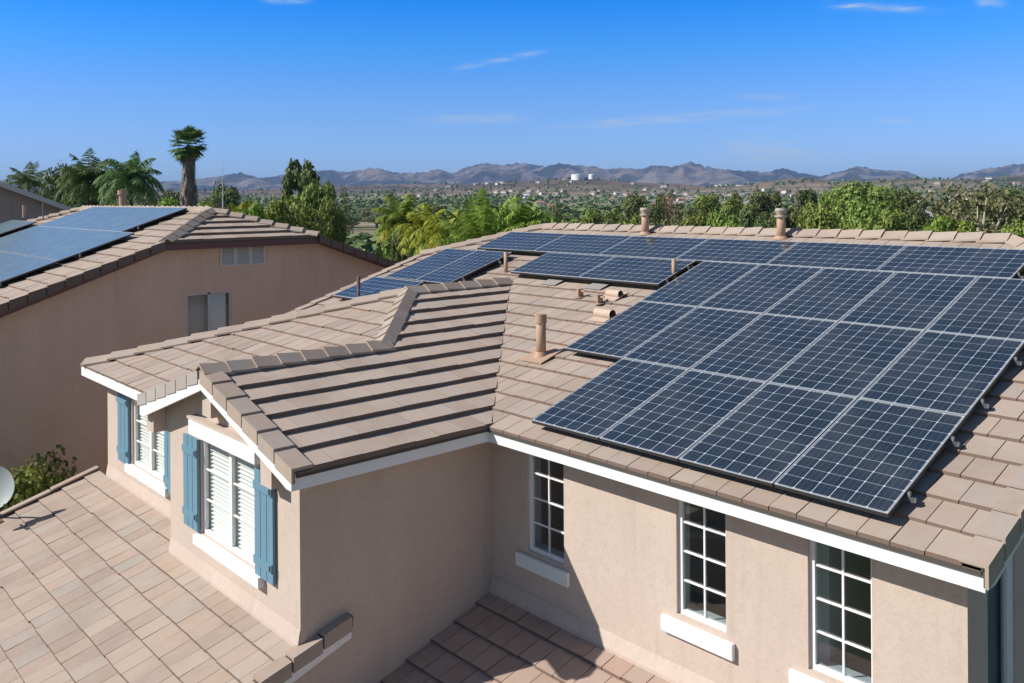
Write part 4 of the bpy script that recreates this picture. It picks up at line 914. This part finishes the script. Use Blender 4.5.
# tall fan palm with a skirt of dead leaves
rnd=random.Random(5); D=80; p=spot(189,HY,D); z0=terr(p.x,p.y); zt=spot(189,145,D).z
o=empty('fan_palm',(p.x,p.y,z0),'tall fan palm with a thick skirt of dead grey leaves, highest tree on the left','palm tree')
b=MB(); b.tube((p.x,p.y,z0),(p.x,p.y,zt),.28,.2,seg=10); b.build('trunk',M['bark'],o)
b=MB()
for k in range(1700):
    t=rnd.random(); z=zt-.1-t*(zt-spot(189,200,D).z+1.0); a=rnd.uniform(0,6.28); r=(.34+.08*(1-t)**3+.40*t+.05*math.sin(z*2.3))*rnd.uniform(.55,1.05); q_=Vector((p.x+r*math.cos(a),p.y+r*math.sin(a),z))
    n_=Vector((math.cos(a),math.sin(a),rnd.uniform(-.1,.5))); u_=Vector((0,0,-1))+n_*rnd.uniform(-.1,.35); s_=n_.cross(u_).normalized()*rnd.uniform(.04,.12); L_=rnd.uniform(.4,1.0)
    b.poly([q_-s_,q_+s_,q_+s_*.4+u_*L_,q_-s_*.4+u_*L_])
b.build('dead_leaf_skirt',M['thatch'],o)
b=MB()
for k in range(74):
    az=k*2.399; e=1.5-(k/74)*2.7+rnd.uniform(-.35,.35); d=Vector((math.cos(az)*math.cos(e),math.sin(az)*math.cos(e),math.sin(e))); L_=rnd.uniform(.55,1.2); c=Vector((p.x,p.y,zt))+d*L_
    side=Vector((-math.sin(az),math.cos(az),0)); upv=side.cross(d)
    b.poly([Vector((p.x,p.y,zt))-side*.02,Vector((p.x,p.y,zt))+side*.02,c+side*.02,c-side*.02])
    for j in range(15):
        t=(j-7)/7*1.35; dd=(d*math.cos(t)+side*math.sin(t)).normalized(); tip=c+dd*1.0*rnd.uniform(.8,1.1)+Vector((0,0,-.28*rnd.random())); w_=dd.cross(upv).normalized()*.07; m_=c+dd*.55
        b.poly([c,m_-w_,tip,m_+w_])
b.build('fronds',M['frond'],o)
# shrub between the two houses
o=tree_proto('garden_shrub','leaf_green',55,n=11000,blobs=22,zlo=.35,leaf=.026); o.location=(-9.7,-3.0,GZ); o.scale=(2.3,2.6,3.78); tag(o,'leafy shrub filling the gap between the two houses','shrub')
# labels for the trees, left to right within each look
from collections import defaultdict
byd=defaultdict(list)
for px,o,desc,cat in trees: byd[desc].append((px,o,cat))
NUM=['leftmost','second from left','third from left','fourth from left','fifth from left','sixth from left','seventh from left','eighth from left','ninth from left']+[w_+' from left' for w_ in ('tenth','eleventh','twelfth','thirteenth','fourteenth','fifteenth')]
for desc,l in byd.items():
    l.sort(key=lambda q:q[0])
    for i,(px,o,cat) in enumerate(l):
        side='left of the solar roof ridge' if px<540 else 'in the belt beyond the solar roof'
        if 'eucalyptus' in desc: lab=desc+(' at the right' if px>540 else ' behind the left green trees')
        elif len(l)==1: lab=f'{desc} tree {side}'
        else: lab=f'{desc} tree beyond the roofs, {NUM[i]} of its look'
        tag(o,lab,cat,None if len(l)==1 else f'{desc} trees')
        if len(l)==1 and 'group' in o: del o['group']

# ------------------------------------------------------------------ town in the valley
rnd=random.Random(21)
def far_house(w,d,h,wm,rm,hip):
    b=MB(); b.box(-w/2,w/2,-d/2,d/2,-2,h,0); r=2.6; o_=.7
    if hip:
        e=d*.4; t=[(-w/2+e,0,h+r),(w/2-e,0,h+r)]
        q_=[(-w/2-o_,-d/2-o_,h-.1),(w/2+o_,-d/2-o_,h-.1),(w/2+o_,d/2+o_,h-.1),(-w/2-o_,d/2+o_,h-.1)]
        b.poly([q_[0],q_[1],t[1],t[0]],1); b.poly([q_[1],q_[2],t[1]],1); b.poly([q_[2],q_[3],t[0],t[1]],1); b.poly([q_[3],q_[0],t[0]],1)
    else:
        t=[(-w/2-o_,0,h+r),(w/2+o_,0,h+r)]; q_=[(-w/2-o_,-d/2-o_,h-.1),(w/2+o_,-d/2-o_,h-.1),(w/2+o_,d/2+o_,h-.1),(-w/2-o_,d/2+o_,h-.1)]
        b.poly([q_[0],q_[1],t[1],t[0]],1); b.poly([q_[2],q_[3],t[0],t[1]],1); b.poly([(w/2,-d/2,h),(w/2,d/2,h),(w/2,0,h+r)],0); b.poly([(-w/2,-d/2,h),(-w/2,0,h+r),(-w/2,d/2,h)],0)
    for k in range(3):
        x=-w/2+w*(k+.5)/3
        for y_ in (-d/2-.02,d/2+.02): b.poly([(x-.8,y_,h*.45),(x+.8,y_,h*.45),(x+.8,y_,h*.8),(x-.8,y_,h*.8)],2)
    return b.build('valley_house',[M[wm],M[rm],M['winfar']])
vh=[far_house(15,11,5.5,'wall_far','roof_far',True),far_house(18,12,3.6,'wall_far2','roof_far2',False),far_house(13,11,5.8,'wall_far2','roof_far3',True),far_house(20,12,4.0,'wall_far','roof_far2',True),far_house(16,10,5.2,'wall_far','roof_far',False)]
used=[False]*5
cells=[]
for k in range(5000):
    if len(cells)>=140: break
    px=rnd.uniform(395,1060); D=700*(2900/700)**rnd.random()
    if px<520 and D<1300: continue
    if 760<px<930 and D>1700: continue
    p=spot(px,HY,D)
    if any((p.x-c[0])**2+(p.y-c[1])**2<24**2 for c in cells): continue
    if noise.noise(Vector((p.x*.003,p.y*.003,2)))<-.12: continue
    cells.append((p.x,p.y,D))
for x,y,D in cells:
    i=rnd.randrange(5); o=vh[i] if not used[i] else vh[i].copy()
    if used[i]: COL.objects.link(o)
    used[i]=True; o.scale=(.82,.82,.82); o.location=(x,y,terr(x,y)); a=round(noise.noise(Vector((x*.002,y*.002,9)))*6)*.5; o.rotation_euler=(0,0,a+rnd.uniform(-.1,.1)+(math.pi/2 if rnd.random()<.4 else 0))
    tag(o,'small pale house in the far valley town beyond the trees','house','houses in the far valley town')
def flat_building(px,D,w,d,h,label):
    p=spot(px,HY,D); z=terr(p.x,p.y); b=MB(); b.box(p.x-w/2,p.x+w/2,p.y-d/2,p.y+d/2,z-4,z+h); b.box(p.x-w/2-.5,p.x+w/2+.5,p.y-d/2-.5,p.y+d/2+.5,z+h,z+h+.8,1); b.box(p.x-w*.2,p.x-w*.05,p.y-d*.1,p.y+d*.1,z+h+.8,z+h+2.6,1)
    o=b.build('warehouse',[M['wall_far2'],M['wall_far']],None,org=Vector((0,0,0))); tag(o,label,'building')
for a in ((722,2500,50,30,9,'long white flat roofed building in the valley, left of three'),(748,2450,60,30,10,'long white flat roofed building in the valley, middle of three'),(778,2400,44,30,9,'long white flat roofed building in the valley, right of three')): flat_building(*a)
# two water tanks on the brown hill
for px,D,r,lab in ((578,2280,17,'wide white water tank on the brown hill, the larger'),(592,2330,8.5,'small white water tank on the brown hill, the right one')):
    p=spot(px,HY,D); z=spot(px,180.5,D).z; h=spot(px,174.5,D).z-z; zb=terr(p.x,p.y)
    b=MB(); b.tube((p.x,p.y,min(zb,z)-3),(p.x,p.y,z+h),r,seg=32,cap=False); b.tube((p.x,p.y,z+h),(p.x,p.y,z+h+1.6),r,.6,seg=32)
    tag(b.build('water_tank',M['tank'],None),lab,'water tank')
# nearer house among the trees on the right
p=spot(935,HY,190); z=terr(p.x,p.y); zt=spot(935,206,190).z
o=empty('hipped_house',(p.x,p.y,z),'cream house with grey hipped roof among the trees at the right','house')
hh=zt-z-2.2; w_,d_=11,9; A=math.radians(-28); ca,sa=math.cos(A),math.sin(A)
def rp_(x,y,zz): return (p.x+x*ca-y*sa,p.y+x*sa+y*ca,z+zz)
b=MB(); b.hexa([rp_(-w_/2,-d_/2,-1),rp_(w_/2,-d_/2,-1),rp_(w_/2,d_/2,-1),rp_(-w_/2,d_/2,-1),rp_(-w_/2,-d_/2,hh),rp_(w_/2,-d_/2,hh),rp_(w_/2,d_/2,hh),rp_(-w_/2,d_/2,hh)]); b.build('wall',M['wall_far'],o)
b=MB(); e=.6; q_=[rp_(-w_/2-e,-d_/2-e,hh-.1),rp_(w_/2+e,-d_/2-e,hh-.1),rp_(w_/2+e,d_/2+e,hh-.1),rp_(-w_/2-e,d_/2+e,hh-.1)]; t_=[rp_(-w_/2+4,0,hh+2.2),rp_(w_/2-4,0,hh+2.2)]
b.poly([q_[0],q_[1],t_[1],t_[0]]); b.poly([q_[1],q_[2],t_[1]]); b.poly([q_[2],q_[3],t_[0],t_[1]]); b.poly([q_[3],q_[0],t_[0]]); b.poly(q_[::-1]); b.build('roof',M['roof_far2'],o)
for x in (-3.4,0,3.4):
    b=MB(); b.hexa([rp_(x-.6,-d_/2-.05,hh-2.0),rp_(x+.6,-d_/2-.05,hh-2.0),rp_(x+.6,-d_/2-.005,hh-2.0),rp_(x-.6,-d_/2-.005,hh-2.0),rp_(x-.6,-d_/2-.05,hh-.7),rp_(x+.6,-d_/2-.05,hh-.7),rp_(x+.6,-d_/2-.005,hh-.7),rp_(x-.6,-d_/2-.005,hh-.7)]); b.build('window',M['winfar'],o)
b=MB(); b.hexa([rp_(w_/2+.005,-1,hh-2.0),rp_(w_/2+.05,-1,hh-2.0),rp_(w_/2+.05,.4,hh-2.0),rp_(w_/2+.005,.4,hh-2.0),rp_(w_/2+.005,-1,hh-.7),rp_(w_/2+.05,-1,hh-.7),rp_(w_/2+.05,.4,hh-.7),rp_(w_/2+.005,.4,hh-.7)]); b.build('window',M['winfar'],o)
# far woodland, scrub and garden trees that read as one mass
b=MB(); rnd=random.Random(33); cnt=0
HG={}
for hx,hy,_ in cells: HG.setdefault((int(hx//40),int(hy//40)),[]).append((hx,hy))
def near(x,y):
    i,j=int(x//40),int(y//40)
    return [q for a in (-1,0,1) for c in (-1,0,1) for q in HG.get((i+a,j+c),())]
for k in range(20000):
    px=rnd.uniform(-260,1290); D=120*(3200/120)**(rnd.random()**.85)
    p=spot(px,HY,D); nn=noise.noise(Vector((p.x*.004,p.y*.004,7)))+.5*noise.noise(Vector((p.x*.015,p.y*.015,4)))
    if 300<px<430 and 150<D<420: continue
    lim=-.12 if D<2000 else .10
    if nn<lim and rnd.random()<.72: continue
    if D>700 and any((p.x-hx)**2+(p.y-hy)**2<13**2 for hx,hy in near(p.x,p.y)): continue
    z=terr(p.x,p.y); hgt=rnd.uniform(3.0,8.5) if rnd.random()<.7 else rnd.uniform(1.0,2.5)
    if 120<D<260: hgt=min(hgt,5)
    m_=9 if D>900 else 26
    for j in range(m_):
        d=Vector((rnd.gauss(0,1),rnd.gauss(0,1),rnd.gauss(0,1))).normalized(); r=hgt*.5
        c=Vector((p.x,p.y,z+hgt*.5))+d*r*rnd.uniform(.5,1)
        leafquad(b,c,d+Vector((0,0,.5)),hgt*(.55 if D>900 else .30)*rnd.uniform(.7,1.2),rnd)
    cnt+=1
o=b.build('distant_woodland',[m_leaf('distant foliage',(.075,.115,.04),(.15,.20,.075),(.27,.31,.14),.1)]); tag(o,kind='stuff')
HAZE=.000066; EXPO=0.42; SKYSTR=.075
# ------------------------------------------------------------------ sky, sun, haze
def world():
    w=bpy.data.worlds.new('World'); scene.world=w; w.use_nodes=True; t=w.node_tree; bg=t.nodes['Background']
    sk=t.nodes.new('ShaderNodeTexSky'); sk.sky_type='NISHITA'; sk.sun_disc=False
    return w,t,bg,sk
SUN=Vector((-.72,-1.08,1.0)).normalized()      # towards the sun
el=math.asin(SUN.z); az=math.atan2(SUN.x,SUN.y)
w,t,bg,sk=world(); sk.sun_elevation=el; sk.sun_rotation=az%(2*math.pi); sk.altitude=400; sk.air_density=1.0; sk.dust_density=.1; sk.ozone_density=6
bg.inputs[1].default_value=SKYSTR if 'SKYSTR' in globals() else .11
L=t.links.new
tc=t.nodes.new('ShaderNodeTexCoord'); 
def mth(op,a,b=None,c=None):
    x=t.nodes.new('ShaderNodeMath'); x.operation=op
    for i,qq in enumerate((a,b,c)):
        if qq is None: continue
        if isinstance(qq,(int,float)): x.inputs[i].default_value=qq
        else: L(qq,x.inputs[i])
    return x.outputs[0]
def dot(v,vec):
    x=t.nodes.new('ShaderNodeVectorMath'); x.operation='DOT_PRODUCT'; L(v,x.inputs[0]); x.inputs[1].default_value=tuple(vec); return x.outputs['Value']
dirv=tc.outputs['Generated']
mask=None
nz=t.nodes.new('ShaderNodeTexNoise'); nz.inputs['Scale'].default_value=26; nz.inputs['Detail'].default_value=6; nz.inputs['Roughness'].default_value=.65
mp=t.nodes.new('ShaderNodeMapping'); mp.inputs['Scale'].default_value=(1,1,8); L(dirv,mp.inputs['Vector']); L(mp.outputs[0],nz.inputs['Vector'])
for (x0,y0,x1,y1,wd,st) in ((815,4,945,11,3.0,.62),(972,2,1012,4,3.4,.5),(445,71,556,49,2.6,.42),(530,129,840,106,4.2,.50),(405,120,540,117,5,.42),(715,146,825,158,10,.65),(730,96,800,99,3,.35),(870,122,918,122,3,.3),(255,0,318,0,3,.4)):
    pa=(spot(x0,y0,1)-CAMP).normalized(); pb=(spot(x1,y1,1)-CAMP).normalized(); mid=((pa+pb)/2).normalized(); al=(pb-pa); half=al.length/2; al=al.normalized(); ac=mid.cross(al).normalized()
    u=mth('DIVIDE',dot(dirv,al),half*.62); v=mth('DIVIDE',dot(dirv,ac),wd/F)
    # subtract the mid projections (al and ac are almost perpendicular to mid)
    g=mth('POWER',2.718,mth('MULTIPLY',mth('ADD',mth('MULTIPLY',mth('POWER',mth('ABSOLUTE',u),4.0),.5),mth('MULTIPLY',v,v)),-1.0))
    front=mth('GREATER_THAN',dot(dirv,mid),.5)
    g=mth('MULTIPLY',mth('MULTIPLY',g,front),st); mask=g if mask is None else mth('MAXIMUM',mask,g)
cl=mth('MULTIPLY',mask,mth('MINIMUM',mth('MAXIMUM',mth('MULTIPLY',mth('SUBTRACT',nz.outputs['Fac'],.34),3.0),0),1))
mixn=t.nodes.new('ShaderNodeMix'); mixn.data_type='RGBA'; 
sp=t.nodes.new('ShaderNodeSeparateXYZ'); L(dirv,sp.inputs[0]); rp=t.nodes.new('ShaderNodeValToRGB'); L(sp.outputs[2],rp.inputs[0]); el_=rp.color_ramp.elements
STP=[(0,(.40,.50,.74)),(.052,(.40,.52,.81)),(.11,(.34,.52,.81)),(.165,(.14,.53,.90)),(.215,(.0,.48,.96)),(.30,(.14,.48,.80)),(.45,(.42,.49,.55)),(1,(.50,.49,.47))]
while len(el_)<len(STP): el_.new(.5)
for e_,(p_,c_) in zip(el_,STP): e_.position=p_; e_.color=(*c_,1)
mr=t.nodes.new('ShaderNodeMapRange'); L(dot(dirv,(-.737,.676,0)),mr.inputs['Value']); mr.inputs['From Min'].default_value=.35; mr.inputs['From Max'].default_value=.72
nm=t.nodes.new('ShaderNodeMix'); nm.data_type='RGBA'; L(mr.outputs[0],nm.inputs[0]); nm.inputs[6].default_value=(.54,.49,.44,1); L(rp.outputs[0],nm.inputs[7])
gr=t.nodes.new('ShaderNodeVectorMath'); gr.operation='MULTIPLY'; L(sk.outputs[0],gr.inputs[0]); L(nm.outputs[2],gr.inputs[1]); g2=t.nodes.new('ShaderNodeVectorMath'); g2.operation='SCALE'; L(gr.outputs[0],g2.inputs[0]); g2.inputs['Scale'].default_value=2.0
L(mth('MINIMUM',mth('MULTIPLY',cl,1.5),.9),mixn.inputs[0]); L(g2.outputs[0],mixn.inputs[6]); mixn.inputs[7].default_value=(5.2,6.3,7.6,1)
L(mixn.outputs[2],bg.inputs[0])
sl=bpy.data.lights.new('sun','SUN'); so=bpy.data.objects.new('sun',sl); COL.objects.link(so); sl.energy=4.4; sl.angle=R(.5); sl.color=(1,.955,.88)
so.rotation_euler=(-SUN).to_track_quat('-Z','Y').to_euler(); so.location=(0,-20,30)
if HAZE:
    b=MB(); b.box(-24000,24000,-24000,24000,-30,470); hz=b.build('haze',[],None); tag(hz,kind='stuff')
    k=NT('haze'); k.t.nodes.remove(k.bsdf); v=k.n('ShaderNodeVolumePrincipled'); v.inputs['Density'].default_value=HAZE; v.inputs['Color'].default_value=(.40,.60,1.0,1); v.inputs['Anisotropy'].default_value=0
    k.l(v.outputs[0],k.out.inputs['Volume']); hz.data.materials.append(k.mat)
scene.view_settings.view_transform='Standard'; scene.view_settings.look='None'; scene.view_settings.exposure=EXPO; scene.view_settings.gamma=1
scene.cycles.max_bounces=8; scene.cycles.transparent_max_bounces=12; scene.cycles.volume_bounces=0; scene.cycles.use_denoising=True
